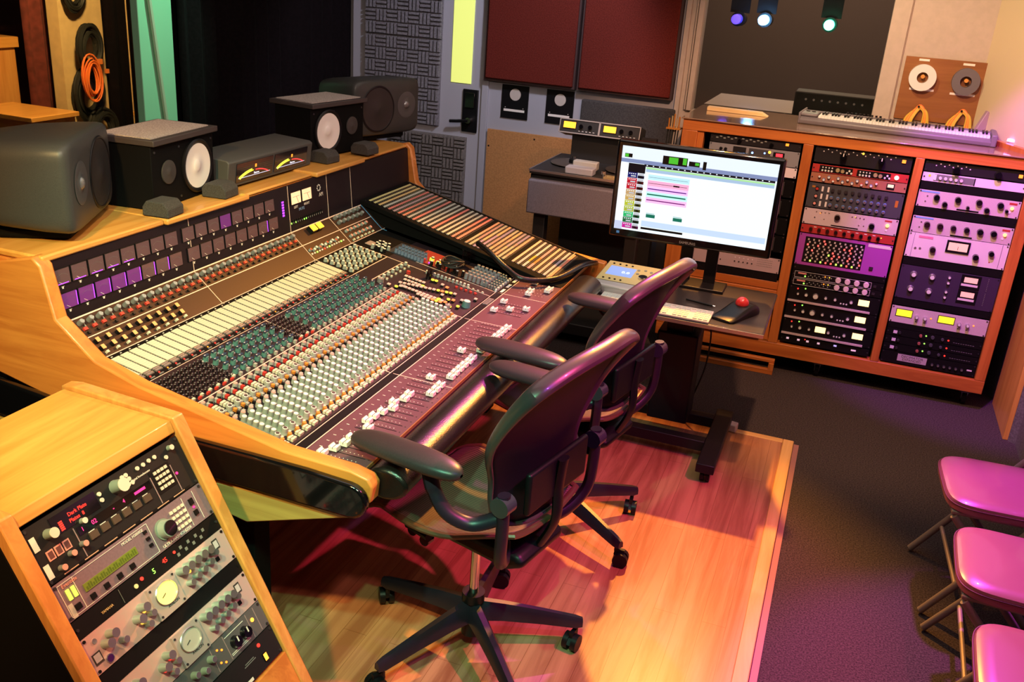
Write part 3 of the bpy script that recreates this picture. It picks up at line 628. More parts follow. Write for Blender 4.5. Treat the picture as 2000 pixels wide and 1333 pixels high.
# fader slots, scales and caps
g = G()
for i in range(32):
    y = 1.952 + i * P_
    link('fader_slot', VM.setdefault('fs', G().box(.008, .123, -.0011, .0011, .0003, .0009, BLK).mesh('fader_slot', False)), CON, at(-1.186, y))
    for k in range(9): g.box(-.0012, .0012, -.0012, .0012, .0004, .0010, INK, at(-1.178 + k * .0125, y + .0125))
    g.box(-.0045, .0045, -.0008, .0008, .0004, .0010, INK, at(-1.203, y + .006)); g.box(-.002, .002, -.002, .002, .0004, .001, DINK, at(-1.053, y)); g.box(-.002, .002, -.002, .002, .0004, .001, DINK, at(-1.283, y))
for y in (3.26, 3.30, 3.34, 3.372): link('fader_slot', VM['fs'], CON, at(-1.195, y)); [g.box(-.0012, .0012, -.0012, .0012, .0004, .0010, INK, at(-1.18 + k * .0125, y + .012)) for k in range(9)]
for y in (3.53, 3.56, 3.60, 3.63, 3.67, 3.70): [g.box(-.0012, .0012, -.0012, .0012, .0004, .0010, INK, at(-1.18 + k * .0145, y + .012)) for k in range(8)]
g.obj('panel_markings', CON, smooth=False)['kind'] = 'stuff'
fx = [-1.182, -1.167, -1.156, -1.156, -1.133, -1.144, -1.167, -1.165, -1.157, -1.141, -1.157, -1.139, -1.142, -1.085, -1.085, -1.086, -1.137, -1.082, -1.083, -1.083, -1.083, -1.081, -1.083, -1.14, -1.083, -1.083, -1.081, -1.083, -1.083, -1.081, -1.081, -1.079]
g = G(); g.box(-.003, .003, -.003, .003, 0, .006, BLK)
prof = [(-.0125, .006), (.0125, .006), (.0125, .019), (.0085, .021), (.004, .0165), (-.004, .0165), (-.0085, .021), (-.0125, .019)]
g.prism([(p[0], p[1] - .0) for p in prof], -.0115, .0115, WHITE, 'y'); g.box(-.0008, .0008, -.0118, .0118, .012, .0172, DINK)
mf = g.mesh('fader_cap', True)
caps = [(x + .010, 1.953 + i * P_) for i, x in enumerate(fx)] + [(-1.154, 3.673), (-1.153, 3.707), (-1.131, 3.521), (-1.135, 3.565), (-1.073, 3.601), (-1.072, 3.633), (-1.184, 3.372), (-1.183, 3.259), (-1.131, 3.301), (-1.076, 3.339)]
for x, y in caps: link('fader_cap', mf, CON, at(x, y - .002))
for y in (3.517, 3.59, 3.668): link('scribble_label', G().box(-.006, .006, -.022, .022, 0, .0008, PAPER).mesh('scribble_label', False), CON, at(-1.244, y, .001))
g = G()
for k in range(10): g.box(-.005, .005, -.006, .006, 0, .005, GREY, at(-1.250 + .011 * (k % 2), 3.32 + .016 * (k // 2)))
g.obj('machine_buttons', CON)
# headphones-like cable coil on the right modules
pts = [(-1.47 + .045 * math.cos(k * .42) + .003 * math.sin(k), 3.50 + .045 * math.sin(k * .42), .884 + .0012 * k * .3 + .006 * math.sin(k * .9)) for k in range(60)]
tag(G().tube(pts, .0035, CABB, 6).obj('headphone_cord'), 'thin black cord coiled on the console modules below the patch bay', 'cord')
t = thing('glass_tumbler', 'small clear glass standing on the modules beside the patch bay edge', 'glass', (-1.46, 3.63, .858))
G().lathe([(0, 0), (.018, 0), (.021, .06), (.0195, .06), (.0165, .004), (0, .004)], mat('clear_glass', (.9, .9, .95), .05, trans=1), n=20).obj('bowl', t)

# patch bay: raised sloping frame at the console's far end
PB = bpy.data.objects.new('patch_bay', None); COL.objects.link(PB); PB.parent = CON; PB['label'] = 'sloping black patch bay with three blocks of coloured label strips'
A, B = Vector((-2.01, 0, 1.040)), Vector((-1.225, 0, .8435)); ud = (B - A).normalized(); nn = Vector((-ud.z, 0, ud.x)); LL = (B - A).length
def pb(s, y, h=0): p = A + ud * s + nn * h; return frame((p.x, y, p.z), ud, nn)
YA, YB = 3.735, 4.155
G().box(-.035, LL + .19, YA - .035, YB + .04, -.022, 0, BLKM, pb(0, 0)).obj('panel', PB, bevel=.003)
G().prism([(A.x - .02, A.z - .02), (B.x, B.z - .02), (B.x, .81), (-1.9, .93), (A.x - .02, .98)], YA - .02, YB + .03, BLKM, 'y').obj('support', PB)
cols = [(.70, .66, .36), (.72, .66, .38), (.80, .60, .32), (.62, .62, .58), (.78, .30, .27), (.56, .42, .46), (.80, .34, .28), (.82, .40, .28), (.60, .60, .56), (.80, .34, .30), (.60, .62, .58), (.60, .62, .58), (.60, .62, .58), (.80, .32, .30), (.60, .62, .58), (.60, .62, .58), (.58, .60, .58), (.82, .34, .32), (.82, .34, .32)]
SM = {}
def strip(s, y0, y1, c):
    key = tuple(round(v, 2) for v in c)
    m_ = mat('strip_%02d' % len(MATS), tuple(v ** 1.25 * .85 for v in c), .6) if key not in SM else SM[key]; SM[key] = m_
    G().box(-.0055, .0055, y0, y1, 0, .003, m_, pb(s, 0)).obj('label_strip', PB, smooth=False)
gj = G()
def jacks(s, y0, y1):
    gj.box(-.007, .007, y0, y1, 0, .0014, BLK, pb(s, 0)); n_ = 24
    for k in range(n_): gj.box(-.0022, .0022, -.0022, .0022, .0014, .0026, mat('jack_ring', (.42, .36, .34), .35, .7), pb(s, y0 + (k + .5) * (y1 - y0) / n_))
s = .020
for c in cols: strip(s, YA, YB, c); jacks(s + .0125, YA, YB); s += .0250
s += .018
pal = [(.36, .30, .52), (.45, .46, .40), (.30, .28, .50), (.75, .36, .30), (.35, .33, .45), (.70, .40, .34), (.42, .30, .34), (.60, .36, .24), (.40, .34, .30), (.65, .45, .32)]
for k in range(10):
    n_ = random.choice((2, 3, 4)); ys = sorted([YA, YB] + [random.uniform(YA + .03, YB - .03) for _ in range(n_)])
    for a, b in zip(ys, ys[1:]): strip(s, a, b - .001, random.choice(pal))
    jacks(s + .0105, YA, YB); s += .0205 if k < 9 else .03
s += .012
for k, c in enumerate([(.85, .55, .48), (.62, .52, .60), (.58, .56, .62), (.80, .36, .42), (.82, .48, .40), (.74, .46, .46), (.60, .50, .58), (.88, .36, .26)]):
    strip(s, YA + .02, YB, c)
    if k in (2, 3): strip(s + .0001, YA + .10, YA + .2, (.9, .58, .12))
    jacks(s + .0125, YA + .02, YB); s += .0255
gj.obj('jack_rows', PB, smooth=False)
g = G(); g.box(-.0015, .0015, YA - .03, YB + .04, 0, .0015, TRIM, pb(LL + .10, 0)); g.box(-.035, LL + .19, YB + .028, YB + .031, 0, .002, mat('dark_trim', (.12, .08, .06), .4), pb(0, 0))
for k in range(30): g.cyl((0, 0, 0), .0022, .0015, SCREW, T=pb(-.02 + k * .027, YA - .018), n=6); g.cyl((0, 0, 0), .0022, .0015, SCREW, T=pb(-.02 + k * .027, YB + .015), n=6)
g.obj('screws_and_trim', PB)
def bez(pts, n=10):
    P = [Vector(p) for p in pts]; out = []
    for i in range(len(P) - 1):
        p0, p1, p2, p3 = P[max(i - 1, 0)], P[i], P[i + 1], P[min(i + 2, len(P) - 1)]
        for k in range(n):
            t_ = k / n; out.append(.5 * ((2 * p1) + (p2 - p0) * t_ + (2 * p0 - 5 * p1 + 4 * p2 - p3) * t_ ** 2 + (3 * p1 - p0 - 3 * p2 + p3) * t_ ** 3))
    return out + [P[-1]]
tag(G().tube(bez([(-1.44, 3.70, .935), (-1.36, 3.66, .91), (-1.28, 3.64, .865), (-1.19, 3.62, .835), (-1.08, 3.72, .83), (-1.03, 3.93, .838), (-1.015, 4.06, .82), (-1.02, 4.18, .79)]), .0125, LEATH, 10).obj('sleeved_cable'), 'thick black sleeved cable running from the patch bay to the remote controller', 'cable')
# ================================================================== loudspeakers on the bridge
def oval_monitor(loc, rz, label, flip):
    t = thing('studio_monitor', label, 'loudspeaker', loc, rz, 'grey loudspeakers on the bridge')
    # local: front faces +X, width along Y, z up from shelf
    W_, H_, D_ = .455, .268, .31
    def se(a, b, n): c = math.cos(a); s_ = math.sin(a); return (math.copysign(abs(c) ** (2 / n), c) * W_ / 2 * b, math.copysign(abs(s_) ** (2 / n), s_) * H_ / 2 * b)
    rows = []; N = 48
    for x, b, n in ((-D_, .02, 4), (-D_, .70, 5), (-D_ + .02, .82, 6), (-.20, .92, 7), (-.08, .985, 8), (-.022, 1.0, 8), (-.008, .985, 8), (-.001, .955, 8), (.004, .90, 7)):
        rows.append([(x + (.0 if x < -.05 else 0), se(2 * math.pi * k / N, b, n)[0], se(2 * math.pi * k / N, b, n)[1] + .16) for k in range(N)])
    wy = -.075 * flip; ty = .125 * flip
    # front baffle with recesses
    rows.append([(.006 - .0001, se(2 * math.pi * k / N, .6, 3.5)[0], se(2 * math.pi * k / N, .6, 3.5)[1] + .16) for k in range(N)])
    rows.append([(.006, 0, .16)] * N)
    G().grid(rows, GREYMON, closed=True).obj('enclosure', t)
    G().lathe([(.112, .007), (.110, .0095), (.104, .010), (.100, .007)], BLK, (0, wy, .155), 'x', 40).lathe([(.103, .0085), (.085, .0080), (.04, .0078), (.03, .010), (0, .013)], mat('woofer_cone', (.022, .021, .02), .45), (0, wy, .155), 'x', 40).obj('woofer', t)
    g = G(); g.lathe([(.064, .0068), (.058, .0075), (.040, .0070), (.020, .0066), (.018, .0078)], mat('wave_guide', (.075, .078, .08), .35), (0, ty, .165), 'x', 32); g.obj('wave_guide', t)
    G().lathe([(.018, .008), (.014, .013), (.007, .016), (0, .017)], mat('tweeter_dome', (.25, .25, .26), .3, .6), (0, ty, .165), 'x', 18).obj('tweeter', t)
    G().box(-.25, -.03, -.15, .15, .0, .032, BLKM).obj('stand', t, bevel=.01)
    return t
oval_monitor((-2.125, 2.215, 1.228), R(28), 'big rounded grey loudspeaker at the near end of the console bridge', -1)
oval_monitor((-2.155, 4.215, 1.228), R(-17), 'big rounded grey loudspeaker at the far end of the console bridge', 1)
CONE = mat('white_paper_cone', (.88, .84, .80), .6)
def cone_monitor(loc, rz, label, flip):
    t = thing('nearfield_monitor', label, 'loudspeaker', loc, rz, 'white cone loudspeakers')
    W_ = .375; H_ = .212
    G().box(-.20, 0, -W_ / 2, W_ / 2, 0, H_, BLKM).obj('cabinet', t, bevel=.003)
    wy = .075 * flip
    G().lathe([(.094, 0), (.094, .006), (.088, .010), (.080, .007), (.078, .004)], BLK, (0.001, wy, .108), 'x', 40).obj('woofer_ring', t)
    G().lathe([(.078, .006), (.05, -.004 + .008), (.024, .0022), (.022, .0035), (.012, .0055), (0, .0060)], CONE, (0.001, wy, .108), 'x', 40).obj('woofer_cone', t)
    G().lathe([(.040, 0), (.040, .004), (.036, .005), (.020, .003), (.012, .006), (0, .007)], mat('tweeter_grille', (.045, .042, .04), .5), (0.001, -.098 * flip, .115), 'x', 28).obj('tweeter', t)
    g = G()
    for y in (-.17, -.03, .17):
        for z in (.02, .19): g.cyl((0, y, z), .004, .003, SCREW, 'x', n=8)
    g.box(0, .0015, -.14 * flip - .02, -.14 * flip + .03, .022, .028, SILVER); g.obj('badge_and_screws', t)
    return t
for loc, rz, l1, l2, fl in (((-2.135, 2.655, 1.228), R(6), 'black loudspeaker with a white cone, left of the meter box', 'foam-topped board on the loudspeaker left of the meter box', 1),
                            ((-2.165, 3.75, 1.228), R(-8), 'black loudspeaker with a white cone, right of the meter box', 'foam-topped board on the loudspeaker right of the meter box', -1)):
    cone_monitor(loc, rz, l1, fl)
    t = thing('isolation_pad', l2, 'pad', (loc[0], loc[1], loc[2] + .213), rz, 'pads on the loudspeakers')
    G().box(-.225, .018, -.195, .195, 0, .020, mat('pad_board', (.045, .035, .035), .6)).obj('board', t, bevel=.003)
    G().box(-.205, -.005, -.175, .170, .020, .0235, mat('speckled_foam', (.50, .44, .41), .95, noise=180, col2=(.30, .26, .24), bump=.4)).obj('foam_sheet', t)
for x, y, rz, lb in ((-2.055, 2.455, .1, 'dark foam block under the near edge of the left white-cone loudspeaker'), (-2.068, 2.775, .1, 'dark foam block between the left white-cone loudspeaker and the meter box'),
                     (-2.10, 3.545, -.1, 'dark foam block between the meter box and the right white-cone loudspeaker'), (-2.06, 3.83, -.1, 'dark foam block under the far edge of the right white-cone loudspeaker')):
    g = G(); g.prism([(-.06, 0), (.035, 0), (.035, .030), (.015, .050), (-.045, .050), (-.06, .03)], -.045, .045, FOAMM, 'y')
    o = g.obj('foam_block', bevel=.004); o.location = (x, y, 1.2275); o.rotation_euler = (0, 0, rz); tag(o, lb, 'foam block', 'foam blocks on the bridge')
# stereo meter box
t = thing('stereo_meter', 'wide low dark box with two lit curved level meters between the loudspeakers', 'meter', (-2.125, 3.165, 1.2275), R(0))
BOXG = mat('box_grey', (.075, .075, .07), .55)
G().prism([(-.21, .01), (0, 0), (.012, .095), (.0, .103), (-.17, .112), (-.21, .10)], -.29, .285, BOXG, 'y').obj('case', t, bevel=.004)
SCRN = mat('meter_glass', (.012, .012, .018), .15, coat=.5)
for k, y in enumerate((-.125, .125)):
    F = frame((.0065, y, .050), (0, 1, 0), (1, 0, -.13))
    s_ = G().box(-.118, .118, -.036, .036, 0, .003, SCRN).obj('meter_window', t)
    s_.matrix_local = F
    g = G()
    for j in range(24):
        a = R(132 - j * 3.5); r0 = .135; c = LIMLED if j < 11 else (ORLED if j > 15 else LIMLED); hh = .013 if j < 10 else .005
        if j in (11, 12): continue
        c = mat('green_yellow_bar', (.75, .85, .05), .4, emit=1.1) if j < 10 else mat('red_bar', (.8, .05, .05), .4, emit=.8) if j > 12 else c
        g.box(-.0055, .0055, 0, hh, .0032, .004, c, TR(r0 * math.cos(a), -.052 + (r0 * math.sin(a) - .10) * .75 + .026, 0) @ Matrix.Rotation(a - R(90), 4, 'Z'))
    g.box(-.002, .006, .016, .031, .0032, .0045, ORLED)
    for j in range(40): g.box(-.105 + j * .0052, -.1025 + j * .0052, -.0235, -.0215, .0032, .004, mat('scale_blue', (.7, .75, 1), .4, emit=.8))
    g.text('Stereo', .013, mat('scale_white', (.8, .85, 1), .4, emit=.6), TR(.01, -.013, .0035))
    o = g.obj('level_scale', t); o.matrix_local = F @ TR(0, -.004, 0) @ Matrix.Diagonal((1.0, .78, 1, 1))

# ================================================================== equipment racks
# faceplate frames: local x right, z up, front face at y=0 (-y outwards); origin lower-left
def gear(name, label, T, h, body, w_=.4826, depth=.26, cat='rack unit', ears=True, grp=None, txt=None, scr=SCREW, flat=False):
    t = thing(name, label, cat, (0, 0, 0), 0, grp); t.matrix_world = T
    g = G(); g.box(0, w_, 0, .004, .0008, h - .0008, body); g.box(.018, w_ - .018, .004, depth, .002, h - .002, BLKM)
    if ears:
        for x in (.008, w_ - .008):
            for z in ((.007, h - .007) if h > .05 else (h / 2,)): g.cyl((x, 0, z), .0038, -.0025, scr, 'y', n=8)
    g.obj('faceplate', t, smooth=True); return t
def put(t, name, geo, x, z, rot=0):
    M = frame((x, 0, z), (1, 0, 0), (0, -1, 0))
    if rot: M = M @ Matrix.Rotation(rot, 4, 'Z')
    return link(name, geo if isinstance(geo, bpy.types.Mesh) else geo.mesh(name), t, M)
def FL(x, z, h=0): return frame((x, -h, z), (1, 0, 0), (0, -1, 0))
KC = {}
def K(r, h, b, c=None, p=None, sk=0):
    key = (r, h, b.name, c and c.name, p and p.name, sk)
    if key not in KC: KC[key] = knob(r, h, b, c, p, skirt=sk, n=16).mesh('knob')
    return KC[key]
def Bx(sx, sz, h, b, c=None):
    key = ('b', sx, sz, h, b.name, c and c.name)
    if key not in KC: KC[key] = btn(sx, sz, h, b, c).mesh('button', False)
    return KC[key]
def lamp(t, x, z, m_, r=.003): put(t, 'lamp', KC.setdefault(('l', m_.name, r), G().cyl((0, 0, 0), r, .002, m_, n=10).mesh('lamp')), x, z)
def deco(t, fn, name='markings'):
    g = G(); fn(g); g.obj(name, t, smooth=False)
def rect(g, x0, x1, z0, z1, m_, e=.0012): g.box(x0, x1, -e, 0, z0, z1, m_)

# ---- big outboard rack cabinet (front plane y=5.243)
CAB = thing('rack_cabinet', 'long orange-stained oak rack cabinet on casters along the back wall', 'rack cabinet')
X0, X1, YF, YR = -.875, .925, 5.243, 5.88
for a, b in ((-.875, -.79), (-.225, -.172), (.335, .378), (.872, .925)): G().box(a, b, YF, YF + .07, .178, 1.31, W_RACKZ).obj('stile', CAB, bevel=.003)
G().box(X0, X1, YF, YF + .07, 1.31, 1.368, W_RACK).obj('top_rail', CAB, bevel=.003)
G().box(X0, X1, YF, YF + .07, .103, .178, W_RACK).obj('bottom_rail', CAB, bevel=.003)
G().box(X0 - .01, X1 + .005, YF - .012, YR + .03, 1.3685, 1.376, mat('cabinet_top', (.30, .20, .13), .14, noise=18, col2=(.24, .15, .095), coat=.7)).obj('top_board', CAB, bevel=.002)
G().box(X0, X0 + .02, YF + .07, YR, .12, 1.368, W_RACKZ).obj('side_panel', CAB); G().box(X1 - .02, X1, YF + .07, YR, .12, 1.368, BLKM).obj('side_panel', CAB)
G().box(X0 + .02, X1 - .02, YR - .02, YR, .12, 1.36, BLKM).obj('back_panel', CAB); G().box(X0 + .02, X1 - .02, YF + .07, YR - .02, .12, .14, BLKM).obj('floor_panel', CAB)
G().box(-.79, -.755, YF + .012, YF + .07, .55, 1.31, W_RACKZ).obj('inner_stile', CAB, bevel=.002)
for i, (x, y) in enumerate(((.07, 5.33), (.855, 5.33), (-.75, 5.33), (.855, 5.8), (-.75, 5.8))):
    g = G(); g.cyl((x - .012, y, .04), .038, .024, BLK, 'x', n=18); g.cyl((x - .014, y, .04), .015, .028, SILVER, 'x', n=12); g.prism([(x - .02, .078), (x + .02, .078), (x + .012, .045), (x - .012, .045)], y - .02, y + .02, mat('steel', (.3, .32, .36), .35, .7), 'y'); g.box(x - .03, x + .03, y - .03, y + .03, .078, .104, SCREW); g.obj('caster', CAB)
def lowbox():
    g = G(); a, b = -.79, -.225
    g.box(a, b, YF + .02, YF + .06, .485, .53, W_RACK); g.box(a, b, YF - .004, YF + .016, .455, .485, W_RACK); g.box(b - .035, b - .004, YF - .004, YF + .016, .19, .46, W_RACKZ)
    g.box(a, b, YF + .0, YF + .2, .178, .196, W_RACK); g.box(a, b - .05, YF - .02, YF + .10, .200, .218, W_OAKX); return g
lowbox().obj('lower_shelf_frame', CAB, bevel=.002)
t = thing('wooden_step', 'low open wooden frame standing on the carpet under the left end of the cabinet', 'wooden frame', (0, 0, 0))
G().box(-.80, -.165, YF - .03, YF + .0, .066, .085, W_RACK).obj('upper_rail', t, bevel=.002); G().box(-.80, -.165, YF - .05, YF - .02, .0, .03, W_RACK).obj('lower_rail', t, bevel=.002); G().box(-.195, -.165, YF - .05, YF + .0, .03, .066, W_RACKZ).obj('end_block', t)
G().box(-.80, -.77, YF - .05, YF + .0, .03, .066, W_RACKZ).obj('end_block', t)

YG = YF + .018
PNK = mat('brushed_pale_panel', (.66, .56, .60), .42, .1, noise=240, col2=(.60, .50, .54)); PNW = mat('satin_white_panel', (.76, .70, .74), .4)
CHAR = mat('charcoal_panel', (.014, .013, .015), .45, spec=.3); REDP = mat('red_panel', (.42, .035, .03), .4); BRNP = mat('copper_brown_panel', (.36, .15, .09), .42)
PURP = mat('purple_panel', (.36, .06, .42), .45); BLUK = mat('blue_knob', (.10, .20, .42), .35); GUN = mat('gunmetal_panel', (.055, .058, .068), .4)
BAY2, BAY3, BAY1 = -.160, .386, -.718
def RK(x, z): return TR(x, YG, z)
# bay 2
t = gear('monitor_controller', 'black unit with two big knobs and orange switch, top of the middle bay', RK(BAY2, 1.222), .088, CHAR)
for x in (.145, .335): put(t, 'knob', K(.0185, .05, BLKG, None, INK), x, .052)
lamp(t, .24, .072, YELLED, .006); put(t, 'switch', Bx(.022, .020, .004, BLK, ORLED), .443, .058)
deco(t, lambda g: [rect(g, .04 + k * .021, .046 + k * .021, .058 + .012 * (k % 2), .063 + .012 * (k % 2), INK) for k in range(18)])
t = gear('red_preamp', 'slim red rack unit with two black knob clusters in the middle bay', RK(BAY2, 1.170), .0435, REDP)
for x0 in (.045, .235):
    deco(t, lambda g: rect(g, x0 - .008, x0 + .160, .005, .039, BLK), 'inset_panel')
    for k in range(4): put(t, 'knob', K(.0055, .008, WHITE), x0 + .008 + k * .016, .013, 0)
    for k in range(4): put(t, 'knob', K(.004, .006, WHITE), x0 + .008 + k * .016, .029, 0)
    put(t, 'knob', K(.0115, .01, mat('brass', (.75, .65, .35), .3, .6)), x0 + .085, .022); put(t, 'knob', K(.0105, .01, mat('brass', (.75, .65, .35), .3, .6)), x0 + .110, .020)
    for k in range(3): put(t, 'knob', K(.0055, .008, WHITE), x0 + .133 + k * .011, .014 + .012 * (k % 2))
put(t, 'power_lamp', K(.012, .008, mat('lamp_white_red', (1, .35, .3), .4, emit=1.6)), .425, .022)
t = gear('copper_equaliser', 'copper-brown rack unit with blue and red knobs and a tiny meter', RK(BAY2, 1.118), .050, BRNP)
for k in range(13): put(t, 'knob', K(.008, .014, BLUK if k % 3 else RED, WHITE), .045 + k * .024, .032 - .016 * (k % 2))
deco(t, lambda g: (rect(g, .385, .425, .008, .040, BLK), rect(g, .390, .420, .020, .036, WHTLED, .002)), 'meter')
t = gear('mixing_amplifier', 'tall dark rack unit with three rows of small blue and grey knobs', RK(BAY2, .979), .1335, GUN)
for r_, (z, col) in enumerate(((.105, SCREW), (.065, BLUK), (.025, BLUK))):
    for k in range(9): put(t, 'knob', K(.0095, .014, col, SILVER if r_ else None), .125 + k * .034, z - .000 * k)
    deco(t, lambda g: [rect(g, x, x + .010, z - .013, z + .014, mat('switch_white', (.75, .72, .70), .4), .004) for x in (.068, .098)], 'switches')
    put(t, 'knob', K(.010, .012, BLK, PINKC if r_ else RED), .045, z)
t_ = t
deco(t, lambda g: [rect(g, .018, .034, .108, .118, ORNG), rect(g, .445, .460, .06, .095, ORNG)], 'decals')
t = gear('tube_compressor', 'pale pink-lit rack unit with two black knobs above the slim red unit', RK(BAY2, .887), .0875, PNK)
put(t, 'knob', K(.0165, .018, BLKG), .175, .056); put(t, 'knob', K(.0165, .018, BLKG), .355, .036)
for x, z in ((.065, .072), (.09, .072), (.11, .073), (.13, .073), (.06, .04), (.11, .036), (.25, .070), (.27, .07), (.29, .07), (.31, .068), (.29, .03), (.315, .03)): lamp(t, x, z, SILVER if (x * 100) % 2 else SCREW, .0035)
lamp(t, .085, .066, ORLED, .0025); lamp(t, .265, .072, YELLED, .0025); put(t, 'power_lamp', K(.0095, .008, mat('power_glow', (1, .42, .12), .4, emit=1.8)), .432, .050)
deco(t, lambda g: (rect(g, .415, .45, .070, .078, mat('red_tag', (.45, .04, .04), .5)), rect(g, .15, .29, .006, .012, BLK)), 'labels'); lamp(t, .430, .024, WHITE, .006)
t = gear('red_monitor_mixer', 'slim red rack unit with a row of nine black knobs', RK(BAY2, .838), .0455, REDP)
for k in range(9): put(t, 'knob', K(.0105, .015, BLKG), .052 + k * .0435, .024)
deco(t, lambda g: [rect(g, .066 + k * .0435, .080 + k * .0435, .034, .038, INK) for k in range(8)]); lamp(t, .415, .028, YELLED)
t = gear('summing_matrix', 'tall purple rack unit with a dense grid of small lit buttons', RK(BAY2, .655), .178, PURP)
deco(t, lambda g: rect(g, .035, .345, .018, .162, BLK), 'button_field')
kb = Bx(.009, .009, .006, mat('ivory_key', (.55, .48, .44), .4)); cl = [Bx(.009, .009, .006, mat('key_red', (.9, .1, .08), .4, emit=1.2)), Bx(.009, .009, .006, mat('key_green', (.5, .9, .1), .4, emit=1.2))]
for r_ in range(9):
    for c in range(11):
        q = random.random(); put(t, 'button', cl[0] if q < .22 else cl[1] if q < .27 or (r_ == 0 and c % 2) else kb, .052 + c * .0275 + .008 * (r_ % 2), .030 + r_ * .0148)
put(t, 'switch', Bx(.020, .018, .005, BLK, SCREW), .397, .038); deco(t, lambda g: rect(g, .36, .478, .155, .172, PNW), 'label')
t = gear('blank_plate', 'plain black blank plate under the purple unit', RK(BAY2, .622), .032, BLK)
for j, z in enumerate((.578, .536)):
    t = gear('microphone_preamp', ('upper' if j == 0 else 'lower') + ' of two slim black preamps with four big pale knobs', RK(BAY2, z), .0415, BLK, grp='slim preamps with pale knobs')
    for k in range(4): put(t, 'knob', K(.0155, .012, mat('rose_white', (.74, .62, .60), .35), None), .245 + k * .049, .0205)
    lamp(t, .07, .014, GRNLED, .0045); lamp(t, .175, .028, ORLED, .0035); lamp(t, .198, .028, YELLED, .0035)
    def dd(g):
        rect(g, .012, .418, .003, .0045, INK); rect(g, .012, .418, .037, .0385, INK); rect(g, .012, .0135, .003, .0385, INK); rect(g, .4165, .418, .003, .0385, INK); rect(g, .03, .075, .024, .032, PINKC)
        for k in range(12): rect(g, .085 + k * .011, .090 + k * .011, .012 + .01 * (k % 2), .018 + .01 * (k % 2), LGREY)
    deco(t, dd); put(t, 'button', Bx(.015, .013, .004, SCREW), .437, .02)
for j, (z, xs) in enumerate(((.436, (.40,)), (.338, (.40,)), (.240, (.205, .405)))):
    t = gear('channel_strip', ('top', 'middle', 'bottom')[j] + ' black unit of the three with pale bars, with ' + ('one', 'one', 'two')[j] + ' amber meter' + ('', '', 's')[j], RK(BAY2, z), .096, BLK, grp='black units with pale bars')
    for x in xs: deco(t, lambda g: rect(g, x - .028, x + .028, .042, .075, mat('amber_meter', (1, .68, .25), .4, emit=1.5), .003), 'meter')
    lamp(t, .045, .080, REDLED, .004); lamp(t, .085, .086, GRNLED, .004)
    for k, (x, r0) in enumerate(((.05, .007), (.095, .010), (.145, .017 if j < 2 else .008), (.20, .009), (.25, .009), (.335, .010))):
        if all(abs(x - q) > .035 for q in xs): put(t, 'knob', K(r0, .012, SILVER, WHITE), x, .052)
    for k in range(3): lamp(t, .283 + k * .015, .035, WHITE, .0045)
    deco(t, lambda g: g.box(.0, .44, -.010, 0, .004, .014, mat('rosy_bar', (.66, .54, .56), .3, .2)), 'bar')
t = gear('power_unit', 'slim black unit with small lit squares at the foot of the middle bay', RK(BAY2, .192), .044, BLK)
for x in (.04, .10, .15, .21): put(t, 'button', Bx(.014, .010, .004, mat('pink_square', (.7, .5, .62), .4, emit=.4)), x, .026)
lamp(t, .135, .034, REDLED); put(t, 'button', Bx(.016, .008, .004, mat('lilac_square', (.4, .35, .8), .4, emit=.8)), .30, .030); put(t, 'button', Bx(.026, .008, .004, mat('pink_square', (.7, .5, .62), .4)), .40, .022)
# bay 3
t = gear('dark_controller', 'dark rack unit with two black knobs and an orange switch, top of the right bay', RK(BAY3, 1.248), .055, CHAR)
for x in (.150, .345): put(t, 'knob', K(.018, .03, BLKG, None), x, .024)
put(t, 'switch', Bx(.022, .020, .004, BLK, ORLED), .447, .030); deco(t, lambda g: [rect(g, .05 + k * .02, .056 + k * .02, .030 + .010 * (k % 2), .035 + .010 * (k % 2), INK) for k in range(9)])
t = gear('light_panel_unit', 'pale slim rack unit with five small round knobs in a grey inset', RK(BAY3, 1.197), .046, PNW)
deco(t, lambda g: rect(g, .055, .245, .006, .040, GREY), 'inset'); deco(t, lambda g: rect(g, .245, .25, .004, .042, BLK), 'divider')
for k in range(5): put(t, 'knob', K(.0085, .010, mat('cream_knob', (.75, .68, .62), .35)), .085 + k * .025, .022)
lamp(t, .033, .030, ORLED, .006); deco(t, lambda g: rect(g, .052, .066, .010, .038, WHITE, .003), 'switch')
gear('blank_plate', 'plain black blank plate below the pale slim unit, top of the right bay', RK(BAY3, 1.155), .040, BLK, scr=BLK)
def pale_eq(z, xs, lb):
    t = gear('program_equaliser', lb, RK(BAY3, z), .0885, PNK, grp='pale equalisers in the right bay')
    for x, zz, r0 in xs: put(t, 'knob', K(r0, .018, BLKG, None), x, zz)
    for x, zz in ((.045, .058), (.04, .030)): lamp(t, x, zz, SILVER, .004)
    put(t, 'power_lamp', K(.009, .008, mat('power_glow', (1, .42, .12), .4, emit=1.8)), .447, .050); lamp(t, .440, .028, WHITE, .006)
    deco(t, lambda g: rect(g, .430, .466, .068, .078, mat('red_tag', (.45, .04, .04), .5)), 'red_label'); deco(t, lambda g: rect(g, .195, .30, .004, .012, BLK), 'nameplate'); deco(t, lambda g: rect(g, .01, .10, .076, .084, mat('blue_tag', (.2, .4, .75), .5)), 'blue_label')
pale_eq(1.064, [(.090, .056, .0165), (.192, .058, .0165), (.292, .058, .0165), (.392, .058, .0165), (.135, .026, .0145), (.335, .024, .0145), (.245, .025, .009), (.425, .034, .009)], 'pale unit with eight black knobs, upper of the two equalisers in the right bay')
gear('blank_plate', 'plain black blank plate between the two pale equalisers', RK(BAY3, 1.018), .044, BLK, scr=BLK)
pale_eq(.926, [(.075 + .064 * k, .048, .0165 if k not in (2, 3) else .0150) for k in range(6)], 'pale unit with six black knobs in one row, lower equaliser in the right bay')
t = gear('levelling_amplifier', 'pale rack unit with one rectangular amber meter and four black knobs', RK(BAY3, .792), .1325, PNW)
